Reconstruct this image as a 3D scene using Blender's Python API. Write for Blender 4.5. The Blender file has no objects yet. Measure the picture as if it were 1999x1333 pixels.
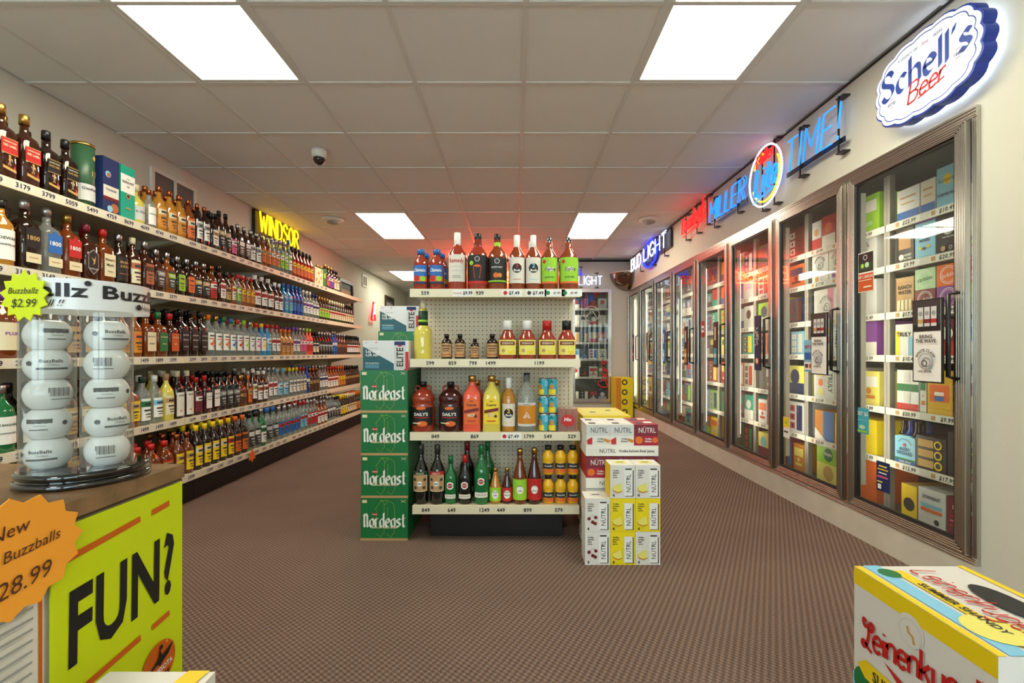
import bpy, math, random
from mathutils import Matrix, Vector
random.seed(7)
S = bpy.context.scene
COL = S.collection
PI = math.pi
# ------------------------------------------------------------------ camera, world, exposure
F, CX, CY = 917.0, 1005.0, 688.0        # focal length (px) and vanishing point of the aisle in the 1999x1333 frame
cam_d = bpy.data.cameras.new('camera'); cam = bpy.data.objects.new('camera', cam_d); COL.objects.link(cam)
cam.location = (0, 0, 1.0); cam.rotation_euler = (PI/2, 0, 0)
cam_d.sensor_width = 36; cam_d.lens = F*36/1999
cam_d.shift_x = -(CX-999.5)/1999; cam_d.shift_y = (CY-666.5)/1999
cam_d.clip_start = .02; cam_d.clip_end = 100
S.camera = cam
W = bpy.data.worlds.new('daylight'); S.world = W; W.use_nodes = True
W.node_tree.nodes['Background'].inputs[0].default_value = (.80, .90, 1, 1)
W.node_tree.nodes['Background'].inputs[1].default_value = 7.0
vs = S.view_settings
vs.view_transform = 'Standard'; vs.look = 'None'; vs.gamma = 1; vs.use_curve_mapping = False
vs.exposure = 0.52
LAMP = 11.0          # radiance of the ceiling troffers

# ------------------------------------------------------------------ materials
MATS = {}
def lin(c):
    return tuple(((v/255)/12.92 if v/255 <= .04045 else ((v/255+.055)/1.055)**2.4) for v in c)
def mat(name, rgb=None, rough=.5, metal=0, emit=0, alpha=None, noise=0, scale=40, spec=.5, coat=0, bump=0):
    if name in MATS: return MATS[name]
    m = bpy.data.materials.new(name); m.use_nodes = True
    nt = m.node_tree; b = nt.nodes['Principled BSDF']; c = lin(rgb)+(1,)
    b.inputs['Base Color'].default_value = c; b.inputs['Roughness'].default_value = rough
    b.inputs['Metallic'].default_value = metal; b.inputs['Specular IOR Level'].default_value = spec
    b.inputs['Coat Weight'].default_value = coat
    if emit:
        b.inputs['Emission Color'].default_value = c; b.inputs['Emission Strength'].default_value = emit
    if noise or bump:
        tc = nt.nodes.new('ShaderNodeTexCoord'); n = nt.nodes.new('ShaderNodeTexNoise')
        n.inputs['Scale'].default_value = scale; n.inputs['Detail'].default_value = 4
        nt.links.new(tc.outputs['Object'], n.inputs['Vector'])
        if noise:
            mx = nt.nodes.new('ShaderNodeMix'); mx.data_type = 'RGBA'; mx.blend_type = 'MULTIPLY'
            mx.inputs[0].default_value = noise
            mx.inputs[6].default_value = c
            r = nt.nodes.new('ShaderNodeValToRGB'); r.color_ramp.elements[0].position = .3; r.color_ramp.elements[1].position = .7
            r.color_ramp.elements[0].color = (.45, .45, .45, 1)
            nt.links.new(n.outputs['Fac'], r.inputs[0]); nt.links.new(r.outputs[0], mx.inputs[7])
            nt.links.new(mx.outputs[2], b.inputs['Base Color'])
        if bump:
            bp = nt.nodes.new('ShaderNodeBump'); bp.inputs['Strength'].default_value = bump; bp.inputs['Distance'].default_value = .003
            nt.links.new(n.outputs['Fac'], bp.inputs['Height']); nt.links.new(bp.outputs[0], b.inputs['Normal'])
    MATS[name] = m
    return m
def clear(name, rgb, fac=.82, rough=.03, rim=.35):
    """thin clear glass or acrylic: see-through with tinted rims and mirror reflections"""
    if name in MATS: return MATS[name]
    m = bpy.data.materials.new(name); m.use_nodes = True; nt = m.node_tree; nt.nodes.clear()
    o = nt.nodes.new('ShaderNodeOutputMaterial'); t = nt.nodes.new('ShaderNodeBsdfTransparent')
    t.inputs[0].default_value = lin(rgb)+(1,)
    g = nt.nodes.new('ShaderNodeBsdfGlossy'); g.inputs['Roughness'].default_value = rough; g.inputs[0].default_value = (1, 1, 1, 1)
    d = nt.nodes.new('ShaderNodeBsdfDiffuse'); d.inputs[0].default_value = lin(rgb)+(1,)
    fw = nt.nodes.new('ShaderNodeLayerWeight'); fw.inputs[0].default_value = .5
    pw = nt.nodes.new('ShaderNodeMath'); pw.operation = 'POWER'; pw.inputs[1].default_value = 4.0; nt.links.new(fw.outputs['Facing'], pw.inputs[0])
    lw = nt.nodes.new('ShaderNodeMath'); lw.operation = 'MULTIPLY_ADD'; lw.inputs[1].default_value = .75; lw.inputs[2].default_value = .035; nt.links.new(pw.outputs[0], lw.inputs[0])
    m1 = nt.nodes.new('ShaderNodeMixShader'); m1.inputs[0].default_value = 1-fac
    nt.links.new(t.outputs[0], m1.inputs[1]); nt.links.new(d.outputs[0], m1.inputs[2])
    m2 = nt.nodes.new('ShaderNodeMixShader')
    nt.links.new(lw.outputs[0], m2.inputs[0]); nt.links.new(m1.outputs[0], m2.inputs[1]); nt.links.new(g.outputs[0], m2.inputs[2])
    nt.links.new(m2.outputs[0], o.inputs[0])
    MATS[name] = m
    return m
PAL = dict(white=(238,236,230), cream=(226,214,178), paper=(222,216,204), black=(22,21,22), charcoal=(52,50,50), red=(190,30,28),
  darkred=(112,22,22), maroon=(120,28,46), orange=(226,104,30), amber=(205,130,30), gold=(196,156,84), yellow=(240,206,30), lemon=(232,222,110),
  lime=(150,205,50), green=(20,112,58), darkgreen=(14,58,36), mint=(182,222,178), teal=(0,160,136), sky=(130,195,226), blue=(34,104,184),
  navy=(22,42,92), purple=(132,58,160), pink=(222,88,140), brown=(86,46,26), tan=(190,150,104), kraft=(186,148,100), grey=(150,150,150),
  silver=(190,190,192), lightgrey=(205,205,203), copper=(176,98,60), aqua=(60,170,190), neonlime=(214,228,20), hotorange=(255,168,50), rust=(200,84,24))
def ink(c): return mat('print_'+c, PAL[c], .55)
def cap(c): return mat('cap_'+c, PAL[c], .32, 1 if c in ('silver', 'gold', 'copper') else 0)
GL = dict(amber=(108,48,14), darkamber=(58,24,12), whisky=(132,64,18), cola=(34,16,12), darkgreen=(16,40,24), green=(18,104,54), blue=(20,60,150),
  red=(140,34,22), rust=(132,58,28), yellow=(212,196,84), gold=(180,122,38), brown=(48,26,16), black=(16,15,17), maroon=(62,20,22), milk=(215,205,190), tomato=(150,54,34), aquablue=(40,130,180), melon=(232,92,70))
def glass(c):
    if c == 'clear': return clear('bottle_glass_clear', (228,233,230), .84, .04)
    return mat('bottle_glass_'+c, GL[c], .07, coat=.6)

def carpet_mat():
    m = bpy.data.materials.new('carpet_weave'); m.use_nodes = True; nt = m.node_tree; b = nt.nodes['Principled BSDF']
    b.inputs['Roughness'].default_value = .95; b.inputs['Specular IOR Level'].default_value = .1
    tc = nt.nodes.new('ShaderNodeTexCoord'); sp = nt.nodes.new('ShaderNodeSeparateXYZ'); nt.links.new(tc.outputs['Object'], sp.inputs[0])
    def mth(op, a, bb=None):
        n = nt.nodes.new('ShaderNodeMath'); n.operation = op
        for i, v in enumerate((a, bb)):
            if v is None: continue
            if isinstance(v, (int, float)): n.inputs[i].default_value = v
            else: nt.links.new(v, n.inputs[i])
        return n.outputs[0]
    k = 2*PI/.024
    sx = mth('SINE', mth('MULTIPLY', mth('ADD', sp.outputs[0], mth('MULTIPLY', sp.outputs[1], .35)), k))
    sy = mth('SINE', mth('MULTIPLY', sp.outputs[1], k*.9))
    pr = mth('MULTIPLY', sx, sy)
    n = nt.nodes.new('ShaderNodeTexNoise'); n.inputs['Scale'].default_value = 260; nt.links.new(tc.outputs['Object'], n.inputs['Vector'])
    n2 = nt.nodes.new('ShaderNodeTexNoise'); n2.inputs['Scale'].default_value = 2.2; nt.links.new(tc.outputs['Object'], n2.inputs['Vector'])
    v = mth('ADD', mth('MULTIPLY', pr, .20), mth('MULTIPLY', n.outputs['Fac'], .9))
    v = mth('ADD', v, mth('MULTIPLY', n2.outputs['Fac'], .12))
    r = nt.nodes.new('ShaderNodeValToRGB'); e = r.color_ramp.elements
    e[0].position = .2; e[0].color = lin((66,54,51))+(1,); e[1].position = .85; e[1].color = lin((160,132,112))+(1,)
    x = e.new(.5); x.color = lin((108,89,82))+(1,)
    nt.links.new(v, r.inputs[0]); nt.links.new(r.outputs[0], b.inputs['Base Color'])
    bp = nt.nodes.new('ShaderNodeBump'); bp.inputs['Strength'].default_value = .5; bp.inputs['Distance'].default_value = .004
    nt.links.new(v, bp.inputs['Height']); nt.links.new(bp.outputs[0], b.inputs['Normal'])
    return m
def pegboard_mat():
    m = bpy.data.materials.new('pegboard'); m.use_nodes = True; nt = m.node_tree; b = nt.nodes['Principled BSDF']; b.inputs['Roughness'].default_value = .6
    tc = nt.nodes.new('ShaderNodeTexCoord'); v = nt.nodes.new('ShaderNodeVectorMath'); v.operation = 'MODULO'; v.inputs[1].default_value = (.0254,)*3
    a = nt.nodes.new('ShaderNodeVectorMath'); a.operation = 'ADD'; a.inputs[1].default_value = (200*.0254,)*3
    nt.links.new(tc.outputs['Object'], a.inputs[0]); nt.links.new(a.outputs[0], v.inputs[0])
    s = nt.nodes.new('ShaderNodeVectorMath'); s.operation = 'SUBTRACT'; s.inputs[1].default_value = (.0127,)*3
    nt.links.new(v.outputs[0], s.inputs[0])
    mu = nt.nodes.new('ShaderNodeVectorMath'); mu.operation = 'MULTIPLY'; mu.inputs[1].default_value = (1, 0, 1); nt.links.new(s.outputs[0], mu.inputs[0])
    ln = nt.nodes.new('ShaderNodeVectorMath'); ln.operation = 'LENGTH'; nt.links.new(mu.outputs[0], ln.inputs[0])
    lt = nt.nodes.new('ShaderNodeMath'); lt.operation = 'LESS_THAN'; lt.inputs[1].default_value = .0033; nt.links.new(ln.outputs['Value'], lt.inputs[0])
    mx = nt.nodes.new('ShaderNodeMix'); mx.data_type = 'RGBA'; mx.inputs[6].default_value = lin((214,200,174))+(1,); mx.inputs[7].default_value = lin((48,38,32))+(1,)
    nt.links.new(lt.outputs[0], mx.inputs[0]); nt.links.new(mx.outputs[2], b.inputs['Base Color'])
    return m

# ------------------------------------------------------------------ lettering: filled glyphs and single-stroke glyphs
GLY = {}
_fc = bpy.data.curves.new('glyph', 'FONT'); _fo = bpy.data.objects.new('glyph', _fc); COL.objects.link(_fo)
_fc.resolution_u = 2; _fc.fill_mode = 'FRONT'; _fc.size = 1
def _raw(s, off):
    _fc.body = s; _fc.offset = off
    dg = bpy.context.evaluated_depsgraph_get(); dg.update()
    ev = _fo.evaluated_get(dg); me = ev.to_mesh()
    v = [(p.co.x, p.co.y) for p in me.vertices]; f = [tuple(p.vertices) for p in me.polygons]; ev.to_mesh_clear()
    return v, f
def glyph(c, bold):
    k = (c, bold)
    if k not in GLY:
        if c == ' ': GLY[k] = ([], [], .3)
        else:
            off = .028 if bold else 0
            v, f = _raw(c, off); v2, _ = _raw(c+c, off)
            wd = (max(p[0] for p in v2)-min(p[0] for p in v2)) - (max(p[0] for p in v)-min(p[0] for p in v))
            GLY[k] = (v, f, wd+(.03 if bold else 0))
    return GLY[k]
SF = {
'A':(.6,"0,0 .3,1 .6,0;.12,.35 .48,.35"),'B':(.56,"0,0 0,1 .35,1 .5,.87 .5,.65 .35,.53 0,.53;.35,.53 .56,.4 .56,.15 .4,0 0,0"),
'C':(.55,"~.55,.8 .42,.97 .2,.97 .03,.75 0,.5 .03,.25 .2,.03 .42,.03 .55,.2"),'D':(.55,"0,0 0,1 .3,1 .5,.8 .55,.5 .5,.2 .3,0 0,0"),
'E':(.5,".5,1 0,1 0,0 .5,0;0,.52 .42,.52"),'G':(.55,"~.55,.8 .42,.97 .2,.97 .03,.75 0,.5 .03,.25 .2,.03 .42,.03 .55,.2;.55,.2 .55,.45 .32,.45"),
'H':(.55,"0,0 0,1;.55,0 .55,1;0,.5 .55,.5"),'I':(.06,".03,0 .03,1"),'L':(.45,"0,1 0,0 .45,0"),'M':(.66,"0,0 0,1 .33,.35 .66,1 .66,0"),
'N':(.55,"0,0 0,1 .55,0 .55,1"),'O':(.58,"~.29,1 .08,.85 0,.5 .08,.15 .29,0 .5,.15 .58,.5 .5,.85 .29,1"),'R':(.55,"0,0 0,1 .35,1 .5,.87 .5,.65 .35,.53 0,.53;.25,.53 .55,0"),
'S':(.52,"~.5,.82 .4,.97 .2,1 .03,.85 .05,.66 .25,.54 .45,.42 .52,.22 .38,.03 .15,0 0,.17"),'T':(.55,"0,1 .55,1;.27,1 .27,0"),
'U':(.55,"0,1 0,.25 .1,.05 .27,0 .44,.05 .55,.25 .55,1"),'W':(.8,"0,1 .2,0 .4,.8 .6,0 .8,1"),'£':(.5,"~.2,.95 .1,1.05 .03,.95 .12,.78 .34,.84 .5,.98 .62,.85 .5,.68 .36,.72 .36,.5 .26,.15 .1,-.02 -.02,.06 .04,.2 .2,.14 .36,-.02 .56,-.1"),'¤':(.5,"0,.8 .08,.95 .08,.1 .16,0;.08,.7 .25,.95 .42,.78 .42,.08 .5,0"),'!':(.1,".05,1 .05,.3;.05,.1 .05,0"),
'a':(.44,"~.42,.5 .25,.6 .08,.52 0,.3 .08,.06 .22,0 .42,.15;.42,.6 .42,0"),'c':(.4,"~.4,.5 .25,.6 .08,.52 0,.3 .08,.07 .25,0 .4,.1"),
'd':(.44,"~.42,.5 .25,.6 .08,.52 0,.3 .08,.06 .22,0 .42,.15;.42,1 .42,0"),'e':(.42,"~0,.32 .42,.34 .38,.52 .22,.6 .06,.5 0,.3 .06,.08 .22,0 .4,.1"),
'g':(.44,"~.42,.5 .25,.6 .08,.52 0,.3 .08,.06 .22,0 .42,.15;~.42,.6 .42,-.15 .3,-.33 .1,-.33 0,-.22"),'h':(.42,"0,1 0,0;~0,.4 .12,.56 .28,.6 .4,.5 .42,.3 .42,0"),
'i':(.06,".03,.6 .03,0;.03,.78 .03,.85"),'k':(.4,"0,1 0,0;.38,.6 0,.25;.14,.35 .4,0"),'l':(.06,".03,1 .03,0"),'n':(.42,"0,.6 0,0;~0,.4 .12,.56 .28,.6 .4,.5 .42,.3 .42,0"),
'o':(.44,"~.22,.6 .05,.5 0,.3 .05,.1 .22,0 .39,.1 .44,.3 .39,.5 .22,.6"),'r':(.3,"0,.6 0,0;~0,.38 .1,.55 .3,.6"),'s':(.36,"~.36,.5 .2,.6 .04,.5 .08,.36 .28,.26 .36,.12 .2,0 0,.08"),
't':(.32,".15,.9 .15,.1 .3,0;0,.6 .32,.6"),'u':(.42,"~0,.6 0,.2 .1,.02 .25,0 .4,.15;.42,.6 .42,0"),'w':(.6,"0,.6 .15,0 .3,.5 .45,0 .6,.6"),'z':(.4,"0,.6 .4,.6 0,0 .4,0"),"'":(.06,".05,1 0,.8"),' ':(.25,"")}
def smooth(pts, n=4):
    out = []
    P = [pts[0]]+pts+[pts[-1]]
    for i in range(1, len(P)-2):
        for t in range(n):
            t /= n; a, b, c, d = P[i-1], P[i], P[i+1], P[i+2]
            out.append(tuple(.5*(2*b[k]+(c[k]-a[k])*t+(2*a[k]-5*b[k]+4*c[k]-d[k])*t*t+(3*b[k]-a[k]-3*c[k]+d[k])*t**3) for k in (0, 1)))
    return out+[pts[-1]]
def strokes(s, h, gap=.16, slant=0):
    """polylines of a word in the plane, baseline at 0; returns them and the word's width"""
    x = 0; out = []
    for c in s:
        w, d = SF[c]
        for q in d.split(';'):
            if not q: continue
            sm = q[0] == '~'
            p = [tuple(map(float, t.split(','))) for t in q.lstrip('~').split()]
            if sm: p = smooth(p)
            out.append([((a+x+b*slant)*h, b*h) for a, b in p])
        x += w+gap
    return out, (x-gap)*h

# ------------------------------------------------------------------ mesh builder
class MB:
    def __init__(s): s.v = []; s.f = []; s.m = []; s.mats = []; s.sm = []
    def mi(s, m):
        if m not in s.mats: s.mats.append(m)
        return s.mats.index(m)
    def add(s, v, f, m, smooth=False):
        o = len(s.v); s.v += [tuple(p) for p in v]; i = s.mi(m)
        for q in f: s.f.append(tuple(k+o for k in q)); s.m.append(i); s.sm.append(smooth)
        return s
    def box(s, x0, x1, y0, y1, z0, z1, m):
        v = [(x, y, z) for z in (z0, z1) for y in (y0, y1) for x in (x0, x1)]
        return s.add(v, [(0,2,3,1), (4,5,7,6), (0,1,5,4), (2,6,7,3), (0,4,6,2), (1,3,7,5)], m)
    def lathe(s, prof, m, seg=18, c=(0, 0), sq=None, caps=True):
        """prof: (radius, z) rings; sq: per-ring squareness 0..1"""
        v = []; n = len(prof)
        for i, (r, z) in enumerate(prof):
            q = sq[i] if sq else 0
            for k in range(seg):
                a = 2*PI*(k+.5)/seg; ca, sa = math.cos(a), math.sin(a)
                e = 2+q*7
                rr = r/((abs(ca)**e+abs(sa)**e)**(1/e))
                v.append((c[0]+rr*ca, c[1]+rr*sa, z))
        f = [(i*seg+k, i*seg+(k+1) % seg, (i+1)*seg+(k+1) % seg, (i+1)*seg+k) for i in range(n-1) for k in range(seg)]
        s.add(v, f, m, True)
        if caps:
            o = len(s.v)-len(v)
            s.f.append(tuple(o+k for k in reversed(range(seg)))); s.m.append(s.mi(m)); s.sm.append(False)
            s.f.append(tuple(o+(n-1)*seg+k for k in range(seg))); s.m.append(s.mi(m)); s.sm.append(False)
        return s
    def tube(s, pts, r, m, seg=6):
        pts = [Vector(p) for p in pts]; v = []
        for i, p in enumerate(pts):
            t = (pts[min(i+1, len(pts)-1)]-pts[max(i-1, 0)])
            t = t.normalized() if t.length > 1e-9 else Vector((0, 0, 1))
            a = t.orthogonal().normalized() if i == 0 else (a-t*a.dot(t)).normalized()
            b = t.cross(a)
            v += [tuple(p+(a*math.cos(2*PI*k/seg)+b*math.sin(2*PI*k/seg))*r) for k in range(seg)]
        f = [(i*seg+k, i*seg+(k+1) % seg, (i+1)*seg+(k+1) % seg, (i+1)*seg+k) for i in range(len(pts)-1) for k in range(seg)]
        f += [tuple(reversed(range(seg))), tuple((len(pts)-1)*seg+k for k in range(seg))]
        return s.add(v, f, m, True)
    def prism(s, out, y0, y1, m, m2=None):
        """outline in XZ, from y0 (front) to y1"""
        n = len(out); v = [(x, y0, z) for x, z in out]+[(x, y1, z) for x, z in out]
        s.add(v, [tuple(range(n)), tuple(reversed(range(n, 2*n)))], m)
        o = len(s.v)-2*n; i = s.mi(m2 or m)
        for k in range(n): s.f.append((o+k, o+n+k, o+n+(k+1) % n, o+(k+1) % n)); s.m.append(i); s.sm.append(False)
        return s
    def mesh(s, name):
        me = bpy.data.meshes.new(name); me.from_pydata(s.v, [], s.f)
        for m in s.mats: me.materials.append(m)
        if s.f: me.polygons.foreach_set('material_index', s.m); me.polygons.foreach_set('use_smooth', s.sm)
        me.update()
        return me
    def build(s, name, parent=None, loc=(0, 0, 0), rotz=0): return link(name, s.mesh(name), parent, loc, rotz)
class Print:
    """flat print on a plane (or on a cylinder of radius R about local Z): fractions u, v of a w x h area"""
    def __init__(s, mb, w, h, face='front', dist=0, z0=0, R=None, off=(0, 0)):
        s.mb, s.w, s.h, s.face, s.d, s.z0, s.R, s.k, s.off = mb, w, h, face, dist, z0, R, 0, off
    def pt(s, a, b):
        e = s.d+.0006+s.k*.00035
        if s.R:
            R = s.R+e; t = a/s.R
            return (R*math.sin(t)+s.off[0], -R*math.cos(t)+s.off[1], s.z0+b)
        f = s.face
        if f == 'front': return (a+s.off[0], -e+s.off[1], s.z0+b)
        if f == 'left': return (-e, -a, s.z0+b)
        if f == 'right': return (e, a, s.z0+b)
        if f == 'top': return (a, b-s.h/2, s.z0+e)
    def put(s, v, f, m): s.mb.add([s.pt(*p) for p in v], f, m)
    def rect(s, u0, v0, u1, v1, m):
        s.k += 1; n = 10 if s.R else 1; v = []; f = []
        for i in range(n+1):
            u = (u0+(u1-u0)*i/n-.5)*s.w; v += [(u, v0*s.h), (u, v1*s.h)]
            if i: f.append((2*i-2, 2*i, 2*i+1, 2*i-1))
        s.put(v, f, m); return s
    def poly(s, pts, m):
        s.k += 1; s.put([((u-.5)*s.w, v*s.h) for u, v in pts], [tuple(range(len(pts)))], m); return s
    def disc(s, u, v, r, m, r0=0, sy=1, seg=20):
        s.k += 1; cu, cv = (u-.5)*s.w, v*s.h; ring = 3 if s.R else 1; P = []; f = []
        for j in range(ring+1):
            rr = r0+(r-r0)*j/ring
            P += [(cu+rr*math.cos(2*PI*k/seg), cv+sy*rr*math.sin(2*PI*k/seg)) for k in range(seg)]
        for j in range(ring):
            f += [(j*seg+k, (j+1)*seg+k, (j+1)*seg+(k+1) % seg, j*seg+(k+1) % seg) for k in range(seg)]
        s.put(P, f, m); return s
    def text(s, t, u, v, hh, m, fit=None, bold=True, shear=0, rot=0, align='c', arc=None):
        """hh: cap height in metres; fit: largest width in metres; arc: radius of a circle the baseline follows"""
        s.k += 2; sc = hh/.70; x = 0; V = []; Fc = []
        for c in t:
            gv, gf, adv = glyph(c, bold); o = len(V)
            V += [(p[0]+x+p[1]*shear, p[1]) for p in gv]; Fc += [tuple(i+o for i in q) for q in gf]; x += adv
        if not V: return s
        a0 = min(p[0] for p in V); a1 = max(p[0] for p in V); wd = (a1-a0)*sc; fx = (min(1, fit/wd) if fit > 0 else -fit/wd) if fit else 1
        an = (a0+a1)/2 if align == 'c' else a0
        V = [((p[0]-an)*sc*fx, (p[1]-.35)*sc) for p in V]
        if arc: V = [((arc+q)*math.sin(p/arc), (arc+q)*math.cos(p/arc)-arc) for p, q in V]
        c, n = math.cos(rot), math.sin(rot)
        V = [(p*c-q*n+(u-.5)*s.w, p*n+q*c+v*s.h) for p, q in V]
        s.put(V, Fc, m); return s
    def pen(s, t, u, v, hh, m, wd, nib=None, gap=.16, slant=0, rot=0, fit=None):
        """drawn lettering; nib = pen angle of a broad pen (black letter), else an even line of width wd"""
        s.k += 1; L, tw = strokes(t, hh, gap, slant); fx = min(1, fit/tw) if fit else 1; c, n = math.cos(rot), math.sin(rot)
        tr = lambda p: ((p[0]-tw/2)*fx*c-(p[1]-hh/2)*n+(u-.5)*s.w, (p[0]-tw/2)*fx*n+(p[1]-hh/2)*c+v*s.h)
        for q in L:
            s.line([tr(p) for p in q], m, wd, nib, False)
        return s
    def line(s, pts, m, wd, nib=None, frac=True):
        if frac: pts = [((a-.5)*s.w, b*s.h) for a, b in pts]; s.k += 1
        V = []; f = []
        for i, p in enumerate(pts):
            if nib is None:
                a, b = pts[max(i-1, 0)], pts[min(i+1, len(pts)-1)]; dx, dy = b[0]-a[0], b[1]-a[1]; l = math.hypot(dx, dy) or 1
                nx, ny = -dy/l*wd/2, dx/l*wd/2
            else: nx, ny = math.cos(nib)*wd/2, math.sin(nib)*wd/2
            V += [(p[0]-nx, p[1]-ny), (p[0]+nx, p[1]+ny)]
            if i: f.append((2*i-2, 2*i, 2*i+1, 2*i-1))
        s.put(V, f, m); return s

# ------------------------------------------------------------------ objects
LABELS = {}
def link(name, me, parent=None, loc=(0, 0, 0), rotz=0):
    o = bpy.data.objects.new(name, me); COL.objects.link(o); o.location = loc; o.rotation_euler = (0, 0, rotz)
    if parent: o.parent = parent
    return o
def tag(o, label, cat, group=None):
    o['label'] = label; o['category'] = cat
    if group: o['group'] = group
    LABELS.setdefault(label, []).append(o.name)
    return o
def thing(name, label, cat, loc=(0, 0, 0), rotz=0, group=None):
    return tag(link(name, None, None, loc, rotz), label, cat, group)
def struct(o): o['kind'] = 'structure'; return o
ORD = 'first second third fourth fifth sixth seventh eighth ninth tenth eleventh twelfth thirteenth fourteenth fifteenth sixteenth seventeenth eighteenth nineteenth'.split()
TENS = {2: 'twent', 3: 'thirt', 4: 'fort', 5: 'fift', 6: 'sixt', 7: 'sevent', 8: 'eight'}
def ordw(n):
    if n < 20: return ORD[n-1]
    t, u = divmod(n, 10)
    return TENS[t]+'ieth' if u == 0 else TENS[t]+'y-'+ORD[u-1]
def front_at(x, y, d): return ((x-CX)/F*d, d, 1-(y-CY)/F*d)      # photo pixel at a known distance

# ================================================================== THE ROOM
H = 2.52; XL, XR = -2.76, 1.88; YB = 7.70; YF = -3.2; YE = 12.0
wallm = mat('wall_paint', (206,204,190), .75, bump=.15, scale=160)
wallg = mat('wall_paint_back', (198,192,184), .75, bump=.15, scale=160)
struct(MB().box(XL-.1, XR+.12, YF-.1, YE+.1, -.1, 0, carpet_mat()).build('floor'))
struct(MB().box(XL-.1, XL, YF, YE, 0, 2.56, wallm).build('wall_left'))
C0, DW, ND = 1.894, .7207, 8; C1 = C0+DW*ND                      # cooler doors along the right wall
b = MB(); b.box(XR, XR+.12, YF, C0, 0, 2.56, wallm); b.box(XR, XR+.12, C0, YB, 2.0, 2.56, wallm); b.box(XR, XR+.12, C1, YB, 0, 2.0, wallm)
struct(b.build('wall_right'))
struct(MB().box(XR-.03, XR+.12, C0, YB, 0, .136, mat('curb_paint', (208,202,188), .6, noise=.25, scale=6)).build('trim_1'))
DX0, DX1, DZ0, DZ1 = .93, 1.58, .19, 2.04
b = MB(); b.box(-.95, DX0, YB, YB+.12, 0, 2.56, wallg); b.box(DX1, XR+.12, YB, YB+.12, 0, 2.56, wallg)
b.box(DX0, DX1, YB, YB+.12, 0, DZ0, wallg); b.box(DX0, DX1, YB, YB+.12, DZ1, 2.56, wallg); struct(b.build('wall_back'))
struct(MB().box(-.95, -.83, YB+.12, YE, 0, 2.56, wallm).build('wall_return'))
struct(MB().box(XL, -.83, YE, YE+.1, 0, 2.56, wallm).build('wall_far'))
b = MB(); b.box(XL, XR+.12, YF-.1, YF, 0, .7, wallm); b.box(XL, XR+.12, YF-.1, YF, 2.2, 2.56, wallm)
for x0, x1 in ((XL, -2.4), (-.6, -.3), (1.5, XR+.12)): b.box(x0, x1, YF-.1, YF, .7, 2.2, wallm)
struct(b.build('wall_front'))
for i, (x0, x1) in enumerate(((-2.4, -.6), (-.3, 1.5))):
    w = struct(link('window_%d' % (i+1), None, None, (x0, YF-.05, .7)))
    b = MB(); al = mat('aluminium', (170,170,172), .3, 1)
    for q in ((0, .04, 0, 1.5), (x1-x0-.04, x1-x0, 0, 1.5), (.04, x1-x0-.04, 0, .04), (.04, x1-x0-.04, 1.46, 1.5)): b.box(q[0], q[1], -.03, .03, q[2], q[3], al)
    b.build('window_frame', w); MB().box(.04, x1-x0-.04, -.004, .004, .04, 1.46, clear('window_glass', (235,245,245), .97)).build('pane', w)
# dark moulding along the tops of the cooler walls
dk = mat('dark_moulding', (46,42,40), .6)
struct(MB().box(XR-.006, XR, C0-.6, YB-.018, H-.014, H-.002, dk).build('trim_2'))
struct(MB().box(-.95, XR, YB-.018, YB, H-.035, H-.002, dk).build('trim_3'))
# ceiling: slab, T-bars, lay-in tiles
ceil = struct(MB().box(XL-.1, XR+.12, YF-.1, YE+.1, H+.04, H+.14, mat('ceiling_deck', (120,116,110), .9)).build('ceiling'))
tilem = mat('ceiling_tile', (240,236,232), .9, noise=.16, scale=300, bump=.35); barm = mat('ceiling_bar', (222,218,212), .5)
GX = [XL]+[.05+.61*k for k in range(-4, 3)]+[XR]; GY = [2.655+.61*k for k in range(-10, 16)]
LIGHTS = [(2, 1.435), (6, 1.435), (2, 5.095), (6, 5.095), (1, 8.755), (2, -2.225), (6, -2.225)]  # last two are added unseen behind the camera to light the room
lit = {(i, round(y+dy, 3)) for i, y in LIGHTS for dy in (0, .61)}
full = MB().box(-.293, .293, -.293, .293, 0, .012, tilem).mesh('ceiling_tile')
part = MB().box(-(GX[1]-GX[0])/2+.012, (GX[1]-GX[0])/2-.012, -.293, .293, 0, .012, tilem).mesh('ceiling_tile_cut')
for j in range(len(GY)-1):
    for i in range(len(GX)-1):
        if (i, round(GY[j], 3)) in lit: continue
        if GY[j]+.3 > YB and GX[i] > -.9: continue
        link('ceiling_tile', part if i == 0 else full, ceil, ((GX[i]+GX[i+1])/2, GY[j]+.305, H+.004))
lb = MB().box(-.012, .012, YF, YE, H-.002, H+.014, barm).mesh('ceiling_bar')
for x in GX[1:-1]: link('ceiling_bar', lb, ceil, (x, 0, 0))
cb = MB().box(XL, XR, -.012, .012, H-.0014, H+.0134, barm).mesh('cross_bar')
for y in GY:
    if YF < y < YE: link('cross_bar', cb, ceil, (0, y, 0))
dif = mat('lamp_diffuser', (255,250,226), .4, emit=LAMP)
nm = {0: 'left troffer nearest the camera', 1: 'right troffer nearest the camera', 2: 'left troffer midway down the store', 3: 'right troffer midway down the store', 4: 'far left troffer at the back of the store', 5: 'unseen left troffer added behind the camera', 6: 'unseen right troffer added behind the camera'}
for n, (i, y) in enumerate(LIGHTS):
    t = thing('ceiling_light', 'recessed fluorescent light panel, '+nm[n], 'ceiling light', (GX[i]+.305, y+.61, H), 0, 'ceiling troffers')
    b = MB()
    for q in ((-.293, -.268, -.598, .598), (.268, .293, -.598, .598), (-.268, .268, -.598, -.573), (-.268, .268, .573, .598)): b.box(q[0], q[1], q[2], q[3], 0, .03, barm)
    b.build('frame', t); MB().box(-.268, .268, -.573, .573, .006, .016, dif).build('diffuser', t)

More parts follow.
